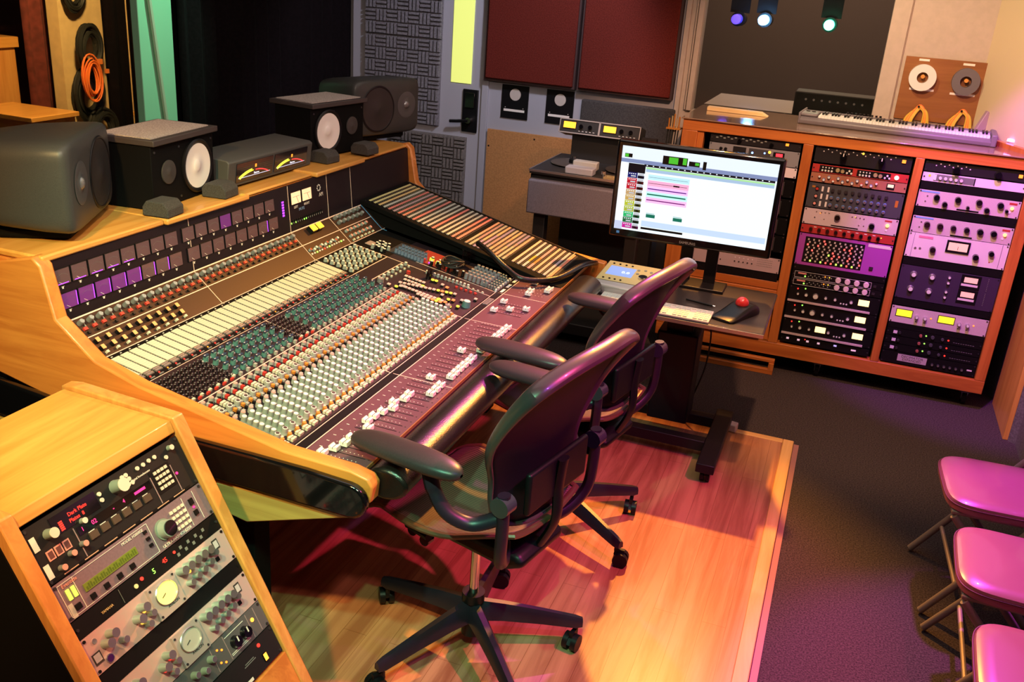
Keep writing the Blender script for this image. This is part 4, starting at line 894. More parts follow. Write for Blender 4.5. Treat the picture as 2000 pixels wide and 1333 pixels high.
deco(t, lambda g: (rect(g, .190, .303, .055, .118, BLK, .006), rect(g, .200, .293, .066, .108, mat('vu_face', (.95, .55, .38), .5, emit=.35), .0068), rect(g, .246, .248, .072, .09, DINK, .0075)), 'meter'); deco(t, lambda g: rect(g, .05, .12, .108, .120, mat('pink_print', (.75, .25, .4), .5)), 'print')
for x, z, r0 in ((.130, .055, .0165), (.340, .048, .0165), (.408, .078, .0150)): put(t, 'knob', K(r0, .02, BLKG), x, z)
lamp(t, .045, .050, SILVER, .006); lamp(t, .068, .052, SILVER, .006); lamp(t, .408, .032, RED, .003)
deco(t, lambda g: [rect(g, x, x + .0012, .002, .130, DINK) for x in (.028, .452)], 'lines')
gear('blank_plate', 'plain black blank plate below the pale unit with the rectangular meter', RK(BAY3, .748), .040, BLK, scr=BLK)
t = gear('stereo_compressor', 'tall blackish-violet unit with six silver knobs and two small pink meters', RK(BAY3, .560), .186, mat('aubergine_panel', (.040, .024, .060), .45))
for r_, z in enumerate((.140, .060)):
    for x in (.068, .160): put(t, 'knob', K(.015, .016, SILVER, WHITE, sk=1.2), x, z)
    for q in (0, .030): put(t, 'knob', K(.0085, .012, SILVER, WHITE), .243, z + .012 - q)
    deco(t, lambda g: (rect(g, .300, .395, z - .035, z + .040, BLK, .003), rect(g, .315, .380, z + .0, z + .028, mat('pink_meter', (.9, .42, .34), .5, emit=.5), .004), rect(g, .305, .385, z - .020, z - .008, PNW, .004)), 'meter')
    for k in range(8): lamp(t, .43, z - .03 + k * .009, GREY, .002)
gear('blank_plate', 'plain black blank plate above the pale two-meter unit', RK(BAY3, .520), .038, BLK, scr=BLK)
t = gear('twin_meter_compressor', 'pale lilac unit with two bright yellow meters', RK(BAY3, .420), .094, PNK)
for x0 in (.028, .240):
    deco(t, lambda g: (rect(g, x0 - .004, x0 + .082, .036, .080, DINK), rect(g, x0, x0 + .078, .040, .076, LIMLED, .003)), 'meter')
    for q in (.104, .146): put(t, 'knob', K(.0095, .022, SILVER, WHITE), x0 + q, .050)
    lamp(t, x0 + .176, .052, ORLED, .004); lamp(t, x0 + .104, .022, SCREW); lamp(t, x0 + .146, .022, SCREW)
gear('blank_plate', 'plain black blank plate below the pale two-meter unit', RK(BAY3, .388), .030, BLK, scr=BLK)
for j in range(3):
    t = gear('noise_gate', ('top', 'middle', 'lowest')[j] + ' of three slim black units with a small white square at the left', RK(BAY3, .345 - j * .0445), .0425, BLK, grp='slim black units with white squares')
    put(t, 'button', Bx(.020, .016, .004, mat('pale_lilac', (.68, .60, .72), .5)), .045, .020); put(t, 'knob', K(.008, .010, SCREW), .068, .02)
    put(t, 'knob', K(.0085, .010, mat('brick', (.32, .10, .08), .4)), .175, .022); lamp(t, .202, .026, GRNLED, .004); put(t, 'knob', K(.010, .010, GUN), .235, .024); put(t, 'knob', K(.008, .010, GUN), .285, .022); lamp(t, .315, .022, REDLED, .0045)
    deco(t, lambda g: [rect(g, .34 + k * .012, .348 + k * .012, .014, .016, GREY) for k in range(9)])
t = gear('effects_unit', 'black unit with a pale DECIMATOR nameplate at the foot of the right bay', RK(BAY3, .186), .068, BLK)
deco(t, lambda g: (rect(g, .085, .235, .018, .058, mat('lilac_plate', (.45, .38, .44), .5)), g.text('DECIMATOR', .020, DINK, FL(.160, .046, .0014)), g.text('EXPANDED', .019, DINK, FL(.160, .029, .0014))), 'nameplate')
for k in range(6): put(t, 'knob', K(.008, .010, SCREW, SILVER), .265 + k * .03, .030)
deco(t, lambda g: rect(g, .44, .465, .03, .038, PNW), 'label')
# bay 1 (partly behind the screen)
t = gear('patch_unit', 'black unit with a small orange switch, top of the left bay', RK(BAY1, 1.262), .046, CHAR)
put(t, 'switch', Bx(.020, .016, .004, BLK, ORLED), .410, .030); put(t, 'knob', K(.012, .02, BLKG), .16, .022); put(t, 'knob', K(.012, .02, BLKG), .33, .020)
deco(t, lambda g: [rect(g, .03 + k * .02, .042 + k * .02, .022 + .008 * (k % 2), .028 + .008 * (k % 2), LGREY) for k in range(14)])
t = gear('digital_reverb', 'grey unit with blue lamps and red display, second in the left bay', RK(BAY1, 1.175), .084, mat('mid_grey_panel', (.24, .25, .27), .45))
for x in (.065, .09): put(t, 'knob', K(.009, .010, BLK), x, .055)
deco(t, lambda g: (rect(g, .13, .20, .035, .075, CHAR), rect(g, .215, .33, .035, .075, GUN), rect(g, .345, .405, .042, .070, BLK), rect(g, .360, .395, .048, .064, mat('red_digits', (1, .02, .03), .4, emit=2.2), .002)), 'display')
lamp(t, .235, .052, BLULED, .006); lamp(t, .300, .058, BLULED, .005); lamp(t, .325, .066, YELLED, .008)
t = gear('white_unit', 'small white-panelled unit just showing right of the screen', RK(BAY1, 1.118), .054, PNW)
for j, z in enumerate((1.01, .905, .80, .70)):
    t = gear('louvred_amplifier', ('uppermost', 'second', 'third', 'lowest')[j] + ' of the dark louvred units just right of the screen', RK(BAY1, z), .096, BLKM, grp='dark louvred units')
    g = G()
    for k in range(14): g.box(.05 + k * .028, .068 + k * .028, -.012, 0, .012, .084, mat('louvre', (.022, .02, .02), .6))
    g.obj('louvres', t)
t = gear('converter', 'satin pink-lit unit with five small holes and rows of dots under the screen', RK(BAY1 + .0, .578), .086, mat('satin_alloy', (.60, .47, .50), .38, .3))
for k in range(5): lamp(t, .235 + .0 + k * .024, .036, DINK, .0045); lamp(t, .235 + k * .024, .058, PNW, .003)
deco(t, lambda g: [rect(g, .36 + c * .0085, .3635 + c * .0085, .030 + r_ * .012, .034 + r_ * .012, GREY) for c in range(10) for r_ in range(4)]); lamp(t, .155, .034, DINK, .004)
gear('blank_plate', 'plain black blank plate under the satin alloy unit in the left bay', RK(BAY1, .532), .042, BLK, scr=BLK)

# ---- sloping side rack in the foreground
a = Vector((-1.438, 1.70, .914)); b = Vector((-1.139, 1.70, .353)); dn = (b - a).normalized(); nf = Vector((-dn.z, 0, dn.x))
RW = .487
SR = thing('side_rack', 'sloping golden oak rack of effects units in the near corner', 'rack cabinet')
pA = a - dn * .035; pB = pA + dn * 1.07
side = [(pA.x + .006, pA.z + .012), (pB.x, .0), (-1.80, .0), (-1.80, .968), (-1.76, .974)]
for y0, y1 in ((1.703, 1.740), (1.175, 1.2115)): G().prism(side, y0, y1, W_OAKZ, 'y').obj('side_panel', SR, bevel=.004)
G().prism([(pA.x - .002, pA.z + .004), ((a - dn * .006).x - .002, (a - dn * .006).z), (pA.x - .06, pA.z - .035), (-1.79, .935), (-1.79, .962)], 1.2125, 1.702, W_OAK, 'y').obj('top_board', SR, bevel=.003)
bb = a + dn * .642; G().prism([(bb.x, bb.z), (pB.x - .005, .004), (pB.x - .05, .004), (bb.x - .03, bb.z - .01)], 1.2125, 1.702, W_OAKX, 'y').obj('bottom_board', SR, bevel=.003)
G().box(-1.79, -1.77, 1.2125, 1.702, .02, .93, BLKM).obj('back_panel', SR)
G().prism([(p[0] - (.022 if p[0] > -1.7 else 0), p[1] - (.02 if p[1] > .5 else 0)) for p in side], 1.171, 1.1745, BLKM, 'y').obj('side_cloth', SR)
def SK(s_top, h):            # matrix with local x along +Y, z up the slope, front = nf
    o_ = a + dn * (s_top + h) - nf * .004; ex = Vector((0, 1, 0)); ez = -dn; ey = -nf
    y = 1.70 - RW + .003
    return Matrix(((ex.x, ey.x, ez.x, o_.x), (ex.y, ey.y, ez.y, y), (ex.z, ey.z, ez.z, o_.z), (0, 0, 0, 1)))
def ux(u): return .4826 - u
CR = mat('ivory_knob', (.76, .66, .56), .4); SG = mat('sage_knob', (.20, .25, .21), .4)
SGK = knob(.012, .022, SG, None); SGK.cyl((0, 0, .022), .0118, .0015, CR, n=16)
LSP = mat('lilac_steel_panel', (.21, .135, .175), .45, noise=160, col2=(.18, .115, .15)); FRM2 = mat('panel_frame', (.33, .22, .24), .5)
H = .1325; t = gear('dual_reverb', 'black effects unit with red dot-matrix words and number pad, topmost in the side rack', SK(0, H), H, CHAR)
def zt(s): return H - s
g = knob(.0165, .030, SG); g.cyl((0, 0, .030), .016, .002, CR, n=20); put(t, 'jog_wheel', g, ux(.228), zt(.028))
g = knob(.012, .022, SG); g.cyl((0, 0, .022), .0115, .002, CR, n=18); put(t, 'knob', g, ux(.430), zt(.036))
g = knob(.007, .012, SG); g.cyl((0, 0, .012), .0068, .0015, CR, n=14)
for x, s_ in ((.038, .018), (.345, .052)): put(t, 'knob', g, ux(x), zt(s_))
g = knob(.007, .014, GREY); g.cyl((0, 0, .014), .0068, .0015, PINKC, n=14)
for x, s_ in ((.405, .098), (.370, .095), (.440, .112)): put(t, 'knob', g, ux(x), zt(s_))
ob = G().cyl((0, 0, 0), .0052, .003, CR, n=14).mesh('button')
for x, s_ in ((.200, .018), (.188, .018), (.196, .029), (.184, .029), (.192, .040), (.180, .041), (.150, .019), (.130, .019), (.110, .018), (.090, .018), (.275, .022), (.275, .037), (.058, .034)): put(t, 'button', ob, ux(x), zt(s_))
kq = Bx(.0082, .0072, .004, CR)
for r_ in range(4):
    for c in range(4): put(t, 'button', kq, ux(.112 - c * .0125), zt(.052 + r_ * .0135))
def dd(g):
    rect(g, ux(.128), ux(.060), zt(.104), zt(.043), BLK); rect(g, ux(.415), ux(.285), zt(.050), zt(.009), BLKG); rect(g, ux(.365), ux(.135), zt(.078), zt(.058), BLKG)
    g.text('Dark Plate', .0125, REDLED, FL(ux(.342), zt(.024), .0013)); g.text('Plates  8', .0125, REDLED, FL(ux(.350), zt(.038), .0013))
    for k in range(5): rect(g, ux(.398), ux(.388), zt(.026 + k * .0045), zt(.029 + k * .0045), REDLED, .002)
    g.text('1', .014, PINKLED, FL(ux(.352), zt(.068), .0013)); g.text('02', .015, PINKLED, FL(ux(.318), zt(.068), .0013)); rect(g, ux(.260), ux(.257), zt(.069), zt(.067), PINKLED, .002); g.text('4', .013, PINKLED, FL(ux(.225), zt(.067), .0013))
    rect(g, ux(.190), ux(.155), zt(.070), zt(.064), PINKLED, .002)
    g.text('Digital Reverberator', .0075, INK, FL(ux(.15), zt(.038), .0013))
    for x in (.372, .129, .058): rect(g, ux(x) - .001, ux(x) + .001, zt(.128), zt(.055), FRM2)
    rect(g, ux(.470), ux(.030), zt(.1300), zt(.1245), BLK); 
    for k in range(7): rect(g, ux(.44 - k * .058), ux(.40 - k * .058), zt(.1285), zt(.1262), mat('tan_print', (.55, .33, .22), .6), .0016)
    for k in range(3): rect(g, ux(.455 - k * .022), ux(.437 - k * .022), zt(.088), zt(.066), PINKC, .0016); rect(g, ux(.452 - k * .022), ux(.440 - k * .022), zt(.085), zt(.069), mat('maroon_print', (.12, .04, .04), .6), .002)
    for k in range(6): rect(g, ux(.345 - k * .034), ux(.322 - k * .034), zt(.100), zt(.084), mat('smoke_button', (.09, .06, .045), .35), .004); rect(g, ux(.343 - k * .034), ux(.326 - k * .034), zt(.083), zt(.0815), INK)
deco(t, dd, 'display_and_print'); lamp(t, ux(.337), zt(.092), mat('hot_red', (1, .15, .08), .4, emit=2.5), .0045); lamp(t, ux(.050), zt(.082), PINKLED, .0035)
for s_ in (.040, .105): link('tape_label', G().box(-.007, .007, -.016, .016, 0, .0008, PAPER).mesh('tape_label', False), t, FL(ux(.468), zt(s_), .0003))
H = .0875; t = gear('pitch_harmonizer', 'mauve-grey unit with green text display and big black wheel in the side rack', SK(.134, H), H, LSP)
g = G(); g.cyl((0, 0, 0), .026, .004, SG, n=28); g.cyl((0, 0, .004), .0225, .020, mat('wheel_side', (.30, .34, .30), .4), r2=.021, n=28); g.cyl((0, 0, .024), .0185, .003, BLKG, n=28); put(t, 'jog_wheel', g, ux(.162), zt(0) - .044)
for r_ in range(4):
    for c in range(4): put(t, 'button', kq, ux(.122 - c * .0135), H - .022 - r_ * .0145)
kb2 = Bx(.0125, .0125, .005, BLK)
for k in range(4): put(t, 'button', kb2, ux(.405 - k * .040), .018)
for k in range(3): put(t, 'button', Bx(.010, .007, .004, BLK), ux(.214), H - .022 - k * .017)
put(t, 'button', Bx(.014, .013, .005, BLK), ux(.447), .020); put(t, 'button', Bx(.012, .013, .005, BLK), ux(.052), .030); put(t, 'button', Bx(.012, .016, .005, BLK), ux(.052), .060); lamp(t, ux(.050), .044, PINKLED, .0032)
def dd(g):
    rect(g, ux(.415), ux(.255), .034, .052, mat('lcd_green', (.17, .22, .03), .3), .002)
    for k in range(24): rect(g, ux(.410 - k * .0064), ux(.4065 - k * .0064), .037 + .0 * k, .049 if k % 3 else .044, mat('lcd_dark', (.09, .13, .015), .4), .0026)
    for z in (.0055, .080): rect(g, ux(.470), ux(.200), z, z + .0009, INK)
    for x in (.430, .470, .200, .075, .035): rect(g, ux(x), ux(x) + .0009, .0055, .081, INK)
    g.text('ULTRA-HARMONIZER', .0105, INK, FL(ux(.135), .008, .0013)); g.text('MODEL H3000SE', .0095, INK, FL(ux(.250), .073, .0013)); g.text('Eventide', .012, PINKC, FL(ux(.440), .074, .0013))
deco(t, dd, 'display_and_print')
for k in range(2): deco(t, lambda g: rect(g, ux(.457 - k * .0145), ux(.449 - k * .0145), .040, .064, mat('lime_bar', (.65, 1, .08), .4, emit=.9), .003), 'level_lamp'); link('tape_label', G().box(-.016, .016, -.006, .006, 0, .0008, PAPER).mesh('tape_label', False), t, FL(ux(.462), .018, .0003) @ Matrix.Rotation(R(90), 4, 'Z'))
H = .0425; t = gear('multi_effects', 'slim black unit showing a green 5 and a red 45, third in the side rack', SK(.2225, H), H, BLK)
lamp(t, ux(.300), .018, mat('cream_lamp', (.9, .7, .4), .4), .0055); lamp(t, ux(.278), .024, REDLED, .0045); lamp(t, ux(.165), .026, REDLED, .0035)
deco(t, lambda g: (g.text('5', .018, GRNLED, FL(ux(.240), .020, .0013)), g.text('45', .016, REDLED, FL(ux(.200), .024, .0013)), g.text('YAMAHA', .0085, mat('gold_print', (.62, .42, .2), .5), FL(ux(.390), .018, .0013)),
      [rect(g, ux(.16 - k * .014), ux(.152 - k * .014), .010 + .012 * (k % 2), .018 + .012 * (k % 2), GREY) for k in range(8)], rect(g, ux(.345), ux(.3443), .004, .038, GREY)), 'display_and_print')
def avalon(s_, lb, lit):
    H = .0875; t = gear('vacuum_tube_preamp', lb, SK(s_, H), H, mat('brushed_rose_panel', (.60, .36, .37), .4, .15, noise=60, col2=(.55, .38, .38)), grp='preamps with a round meter', scr=BLK)
    KS = knob(.0105, .024, mat('pewter_knob', (.34, .40, .37), .3, .3)); KS.cyl((0, 0, .024), .0105, .0012, SILVER, n=16); KS = KS.mesh('knob')
    KL = knob(.008, .018, mat('pewter_knob', (.34, .40, .37), .3, .3)); KL.cyl((0, 0, .018), .0078, .0012, SILVER, n=16); KL = KL.mesh('knob')
    for x, z in ((.178, .068), (.155, .068), (.130, .069), (.105, .069), (.082, .068), (.317, .060), (.340, .044), (.415, .060), (.435, .048)): put(t, 'knob', KS, ux(x), z)
    for x, z in ((.168, .030), (.142, .034), (.118, .036), (.090, .040), (.303, .036), (.322, .020), (.395, .030), (.065, .052)): put(t, 'knob', KL, ux(x), z)
    deco(t, lambda g: (g.box(ux(.288), ux(.200), -.008, 0, .003, H - .003, mat('meter_plate', (.48, .36, .37), .4, .2)), [g.cyl((x, -.008, z), .003, -.002, SCREW, 'y', n=8) for x in (ux(.282), ux(.206)) for z in (.010, H - .010)],
        g.text('AVALON', .0095, DINK, FL(ux(.236), .020, .0085))), 'meter_plate')
    deco(t, lambda g: (rect(g, ux(.475), ux(.452), .020, .046, DINK), rect(g, ux(.472), ux(.455), .025, .043, PNK, .0018)), 'badge'); deco(t, lambda g: (rect(g, ux(.052), ux(.032), .050, .076, DINK), rect(g, ux(.049), ux(.035), .054, .072, PNK, .0018)), 'badge')
    M_ = mat('vu_oval_lit' if lit else 'vu_oval', (1, .80, .22) if lit else (.55, .45, .42), .35, emit=.5 if lit else 0)
    g = G(); g.lathe([(0, .0005), (.030, .0005)], M_, n=36); g.lathe([(.030, 0), (.033, .003), (.031, .005), (.030, .0005)], SILVER, n=36); g.box(-.001, .001, -.016, -.002, .0008, .0016, DINK, Matrix.Rotation(R(-65), 4, 'Z'))
    o = put(t, 'meter', g, ux(.244), .050); o.matrix_local = FL(ux(.244), .052, .0085) @ Matrix.Diagonal((1.05, .85, 1, 1))
    lamp(t, ux(.218), .016, mat('ruby', (.8, .08, .08), .3, emit=.6), .0045)
    for x, z, m_ in ((.330, .030, YELLED), (.150, .052, YELLED), (.312, .048, YELLED)) if lit else ((.310, .048, REDLED), (.335, .034, REDLED), (.070, .068, REDLED)): lamp(t, ux(x), z, m_, .0045)
    put(t, 'button', Bx(.010, .010, .004, BLK), ux(.058), .030); lamp(t, ux(.453), .068, SILVER, .006); put(t, 'jack_socket', G().cyl((0, 0, 0), .010, .004, SILVER, n=18).cyl((0, 0, .004), .008, .001, mat('socket_violet', (.05, .01, .12), .3), n=18), ux(.440), .016)
avalon(.2655, 'rose-coloured preamp with a lit yellow oval meter in the side rack', True)
gear('blank_plate', 'plain black blank plate between the two rose-coloured preamps', SK(.3535, .040), .040, BLK, scr=BLK)
avalon(.394, 'rose-coloured preamp with an unlit oval meter, lower in the side rack', False)
H = .0725; t = gear('stereo_compressor', 'dark grey unit with two black dials and an orange lamp in the side rack', SK(.482, H), H, mat('slate_panel', (.10, .09, .10), .45))
for x in (.085, .125): put(t, 'knob', K(.0165, .014, BLKG, None, INK), ux(x), .034)
for x in (.215, .245, .275, .31, .345): put(t, 'knob', K(.010, .016, SG, SILVER), ux(x), .032 + .010 * ((x * 100) % 2))
lamp(t, ux(.046), .044, mat('hot_orange', (1, .28, .03), .4, emit=2.2), .0055)
for x, z in ((.185, .052), (.172, .044), (.19, .02), (.176, .012)): lamp(t, ux(x), z, ORLED, .0028)
deco(t, lambda g: [rect(g, ux(x), ux(x) + .0016, .004, .068, FRM2) for x in (.205, .155, .062, .030)] + [rect(g, ux(.150), ux(.075), z, z + .0012, INK) for z in (.010, .014, .060)], 'print')
H = .080; t = gear('equaliser', 'black unit with an orange rocker switch, lowest in the side rack', SK(.556, H), H, CHAR)
put(t, 'switch', Bx(.014, .022, .004, BLK, mat('hot_orange', (1, .28, .03), .4, emit=2.2)), ux(.062), .026); lamp(t, ux(.065), .062, REDLED, .005)
deco(t, lambda g: (rect(g, ux(.175), ux(.125), .004, .012, PAPER), rect(g, ux(.135), ux(.09), .043, .045, GREY), rect(g, ux(.130), ux(.095), .048, .050, GREY), rect(g, ux(.30), ux(.20), .03, .034, GREY)), 'print')
# ================================================================== piano keyboard and small things on the cabinet
t = thing('piano_keyboard', 'long grey electronic piano keyboard lying on the rack cabinet', 'keyboard', (-.285, 5.66, 1.3765), R(-4))
LK = 1.01
BODY = mat('keyboard_grey', (.14, .125, .14), .45)
G().prism([(-.12, 0), (.15, 0), (.15, .05), (.06, .06), (.045, .046), (-.105, .040), (-.125, .024)], 0, LK, BODY, 'x').obj('body', t, bevel=.006)
G().box(0, .012, -.125, .155, .0, .062, BODY).obj('end_cap', t, bevel=.005); G().box(0, .10, -.11, .05, .04, .058, BODY).obj('wheel_panel', t, bevel=.008); G().box(LK - .03, LK, -.125, .155, 0, .062, BODY).obj('end_cap', t, bevel=.006)
g = G(); n_ = 52; kw = (LK - .14) / n_
for k in range(n_): g.box(.105 + k * kw, .105 + (k + .93) * kw, -.105, .040, .040, .052, WHITE)
o = g.obj('white_keys', t, smooth=False)
g = G()
for k in range(n_ - 1):
    if k % 7 in (0, 1, 3, 4, 5): g.box(.105 + (k + .72) * kw, .105 + (k + 1.28) * kw, -.045, .040, .052, .064, BLK)
g.obj('black_keys', t, smooth=False)
g = G()
for k in range(9): g.cyl((.24 + k * .022, .085, .056), .006, .012, BLK, n=10)
for k in range(2): g.cyl((.035 + k * .03, .0, .058), .011, .004, BLK, n=12)
g.obj('controls', t)
t = tag(G().prism([(-.175, 0), (.175, 0), (.135, .02), (-.175, .022)], -.035, .035, W_PINE, 'y').obj('wooden_plank', bevel=.002), 'short pale pine plank with a slanted end lying on the cabinet by the window', 'plank')
t.location = (-.64, 5.68, 1.3765)
t = thing('tape_board', 'small brown board on the wall holding two rolls of tape', 'board', (.21, 5.95, 1.42))
G().prism([(0, 0), (.445, 0), (.425, .345), (.0, .345)], -.016, -.0005, wood('tape_board_wood', (.30, .12, .035), (.24, .09, .025), 'X'), 'y').obj('board', t, bevel=.002)
for x in (.105, .330): G().cyl((x, -.016, .245), .011, -.05, W_OAK, 'y', n=12).obj('peg', t)
for x0, x1, z in ((.07, .125, .325), (.30, .36, .322), (.05, .18, .165), (.265, .395, .160)): G().box(x0, x1, -.0175, -.016, z, z + .012, PAPER).obj('label', t)
TG = mat('grey_tape', (.13, .12, .13), .5)
for x, m_, lb in ((.105, WHITE, 'roll of white tape hanging on the brown board'), (.330, TG, 'roll of grey tape hanging on the brown board')):
    o = G().lathe([(.030, 0), (.072, 0), (.072, -.045), (.030, -.045), (.030, 0)], m_, ax='y', n=36).obj('tape_roll'); o.location = (.21 + x, 5.932, 1.42 + .238); tag(o, lb, 'tape roll', 'tape rolls on the board')
for i, x in enumerate((.34, .565)):
    g = G()
    for k in range(7):
        s_ = .006 * (k - 3); m_ = mat('orange_cable', (.95, .22, .04), .45) if k in (1, 3) else mat('yellow_cord', (.72, .50, .06), .5)
        g.tube(bez([(x - .055 + s_, 5.90, 1.385 + .012), (x - .045 + s_, 5.905, 1.44), (x - .006 + s_ * .4, 5.915, 1.506 - abs(s_)), (x + .03 + s_ * .5, 5.90, 1.47), (x + .040 + s_, 5.90, 1.388 + .01)], 6), .0055, m_, 6)
    g.cyl((x - .01, 5.93, 1.50), .006, -.03, BLK, 'y', n=8)
    tag(g.obj('patch_cord_bundle'), ('left' if i == 0 else 'right') + ' bundle of yellow and orange cords looped below the tape rolls', 'cords', 'cord bundles behind the keyboard')
t = thing('desk_lamp', 'small glossy lamp glowing violet at the right end of the cabinet top', 'lamp', (.80, 5.56, 1.3765), R(10))
G().lathe([(0, 0), (.035, 0), (.036, .012), (.0, .016)], mat('lamp_base', (.6, .5, .62), .3), n=24).obj('base', t); G().lathe([(0, .03), (.030, .030), (.028, .042), (0, .046)], mat('violet_glow', (.8, .35, 1), .3, emit=1.8), n=24).obj('lamp_head', t); G().cyl((0, 0, .012), .006, .02, SILVER, n=10).obj('neck', t)
t = tag(G().prism([(0, .0), (.05, .0), (.10, .12), (.06, .15)], 0, .03, mat('mauve_plastic', (.36, .26, .28), .5), 'y').obj('phone_holder', bevel=.004), 'tilted mauve plastic bracket behind the violet lamp on the cabinet', 'bracket'); t.location = (.62, 5.78, 1.3765); t.rotation_euler = (0, 0, R(20))
# pens in a holder at the cabinet's left end
t = thing('cable_hook_rail', 'small orange bracket with patch cables hung at the left end of the cabinet', 'bracket', (-.917, 5.27, 1.30))
G().box(-.05, .028, -.02, .05, .0, .008, ORNG).obj('bracket_plate', t)
for k in range(5):
    x = -.04 + k * .014
    G().cyl((x, .0 + .008 * (k % 2), .008), .0045, .05 + .012 * (k % 3), (BRASS := mat('brass', (.75, .65, .35), .3, .6)) if k % 2 else ORNG, n=8).obj('plug', t)
    G().tube(bez([(x, 0, .0), (x - .004, .004, -.15), (x + .004 * (k % 3 - 1), .0, -.42)]), .004, CABB, 6).obj('hanging_cord', t)
# ================================================================== tape machine
t = thing('tape_machine', 'grey reel-to-reel tape machine with a lit meter bridge behind the screen', 'tape machine', (0, 0, 0))
DKG = mat('tape_grey_cover', (.20, .175, .20), .6, noise=180, col2=(.15, .13, .15)); SIDEB = mat('tape_black', (.02, .019, .018), .45)
G().prism([(5.02, .80), (5.045, 1.0), (5.62, 1.0), (5.62, .80)], -1.665, -.98, SIDEB, 'x').obj('chassis', t, bevel=.004)
G().prism([(4.985, .775), (4.99, .965), (5.03, .975), (5.03, .775)], -1.66, -.985, DKG, 'x').obj('front_cover', t, bevel=.008)
G().box(-1.66, -.985, 5.0, 5.62, 1.0, 1.022, SIDEB).obj('deck', t, bevel=.003)
g = G(); g.box(-1.66, -.985, 4.997, 5.003, 1.012, 1.025, SILVER); g.box(-1.663, -1.657, 5.0, 5.6, 1.012, 1.025, SILVER); g.obj('deck_trim', t)
for x in (-1.49, -1.16):
    G().lathe([(.0, .004), (.132, .004), (.135, .007), (.132, .010), (.0, .010)], mat('reel_brown', (.07, .055, .045), .35, coat=.3), (x, 5.30, 1.024), n=40).obj('reel', t)
    g = G(); g.cyl((x, 5.30, 1.034), .030, .020, BLK, n=20); g.cyl((x, 5.30, 1.054), .012, .018, CHROME, n=14); g.obj('reel_hub', t)
G().box(-1.46, -1.30, 5.02, 5.10, 1.022, 1.062, mat('head_cover', (.46, .45, .48), .45)).obj('head_cover', t, bevel=.006); G().box(-1.44, -1.30, 5.10, 5.16, 1.04, 1.085, mat('head_cover_top', (.50, .48, .42), .45)).obj('head_block', t, bevel=.005)
G().cyl((-1.25, 5.08, 1.022), .014, .03, CHROME, n=16).obj('roller', t)
g = G(); g.box(-1.235, -1.02, 5.015, 5.09, 1.022, 1.032, mat('tan_panel', (.42, .30, .14), .4))
for k in range(5): g.box(-1.22 + k * .035, -1.195 + k * .035, 5.03, 5.06, 1.032, 1.038, BRASS)
g.obj('transport_panel', t)
for x in (-1.60, -1.05): G().box(x - .035, x + .035, 5.06, 5.13, .10, .80, SIDEB).obj('leg', t, bevel=.004); 
G().box(-1.65, -1.0, 5.06, 5.56, .06, .13, SIDEB).obj('base', t, bevel=.006); G().box(-1.60, -1.02, 5.5, 5.56, .13, .8, SIDEB).obj('rear_panel', t)
G().box(-1.56, -1.05, 5.46, 5.50, 1.0, 1.20, SIDEB).obj('bridge_column', t)
F = Matrix.Translation((-1.63, 5.40, 1.185)) @ Matrix.Rotation(R(-14), 4, 'X')
o = G().box(0, .49, 0, .15, 0, .085, SIDEB).obj('bridge_case', t, bevel=.003); o.matrix_local = F
g = G()
for x in (0, .245):
    for q in ((x, x + .245, .078, .084), (x, x + .245, 0, .006), (x, x + .005, 0, .084), (x + .240, x + .245, 0, .084)): g.box(q[0], q[1], -.004, 0, q[2], q[3], mat('bridge_trim', (.62, .55, .50), .3, .5))
    g.box(x + .022, x + .104, -.003, 0, .026, .070, BLK); g.box(x + .026, x + .100, -.005, -.003, .030, .066, mat('tape_meter', (1, .42, .03), .4, emit=1.1))
    for k in range(2): g.cyl((x + .135 + k * .055, 0, .045), .012, -.014, BLKG, 'y', n=14)
    for k in range(5): g.box(x + .12 + k * .022, x + .13 + k * .022, -.003, 0, .016, .019, INK)
o = g.obj('meter_panel', t); o.matrix_local = F
tag(G().box(-1.80, -1.74, 5.2, 5.26, 0, .56, mat('pale_blue_board', (.30, .36, .42), .6)).obj('leaning_slat', bevel=.003), 'pale blue-grey slat standing on the floor left of the tape machine', 'slat')
# dark equipment silhouette between tape machine and cabinet: cable loom
g = G()
for k in range(9): g.tube(bez([(-.895 - .007 * k, 5.68 + .02 * (k % 3), 1.25), (-.90 - .007 * k, 5.68, .8), (-.90 - .006 * k, 5.70, .35), (-.90 - .008 * k, 5.72, .03)], 5), .007, CABB, 6)
tag(g.obj('cable_loom'), 'bundle of black cables hanging beside the left end of the rack cabinet', 'cables')

# ================================================================== workstation cart
CT = thing('computer_cart', 'black rolling computer cart with a wide tray and a steel column', 'cart')
BST = mat('black_steel', (.007, .006, .007), .45, spec=.3)
G().box(-1.0, -.182, 3.80, 4.42, .700, .720, mat('tray_laminate', (.030, .026, .028), .3, coat=.15)).obj('tray', CT, bevel=.008)
G().box(-1.0, -.182, 3.797, 3.80, .702, .718, SILVER).obj('tray_edge', CT)
G().box(-.665, -.475, 4.06, 4.24, .115, .56, BST).obj('column', CT, bevel=.008); G().box(-.63, -.51, 4.09, 4.21, .56, .70, BST).obj('inner_column', CT, bevel=.004)
for y in (3.93, 4.20): G().box(-.86, -.36, y - .028, y + .028, .075, .125, BST).obj('cross_bar', CT, bevel=.003)
for x in (-.32, -.88):
    G().box(x - .04, x + .04, 3.68, 4.30, .085, .128, BST).obj('foot', CT, bevel=.004)
    for y in (3.74, 4.25):
        g = G(); g.cyl((x - .02, y, .052), .029, .016, BLK, 'x', n=18); g.cyl((x + .006, y, .052), .029, .016, BLK, 'x', n=18); g.box(x - .02, x + .02, y - .012, y + .03, .05, .086, BLK); g.obj('caster', CT)
for x in (-.625, -.505): G().box(x - .028, x + .028, 4.35, 4.375, .72, 1.02, BST).obj('screen_post', CT, bevel=.003)
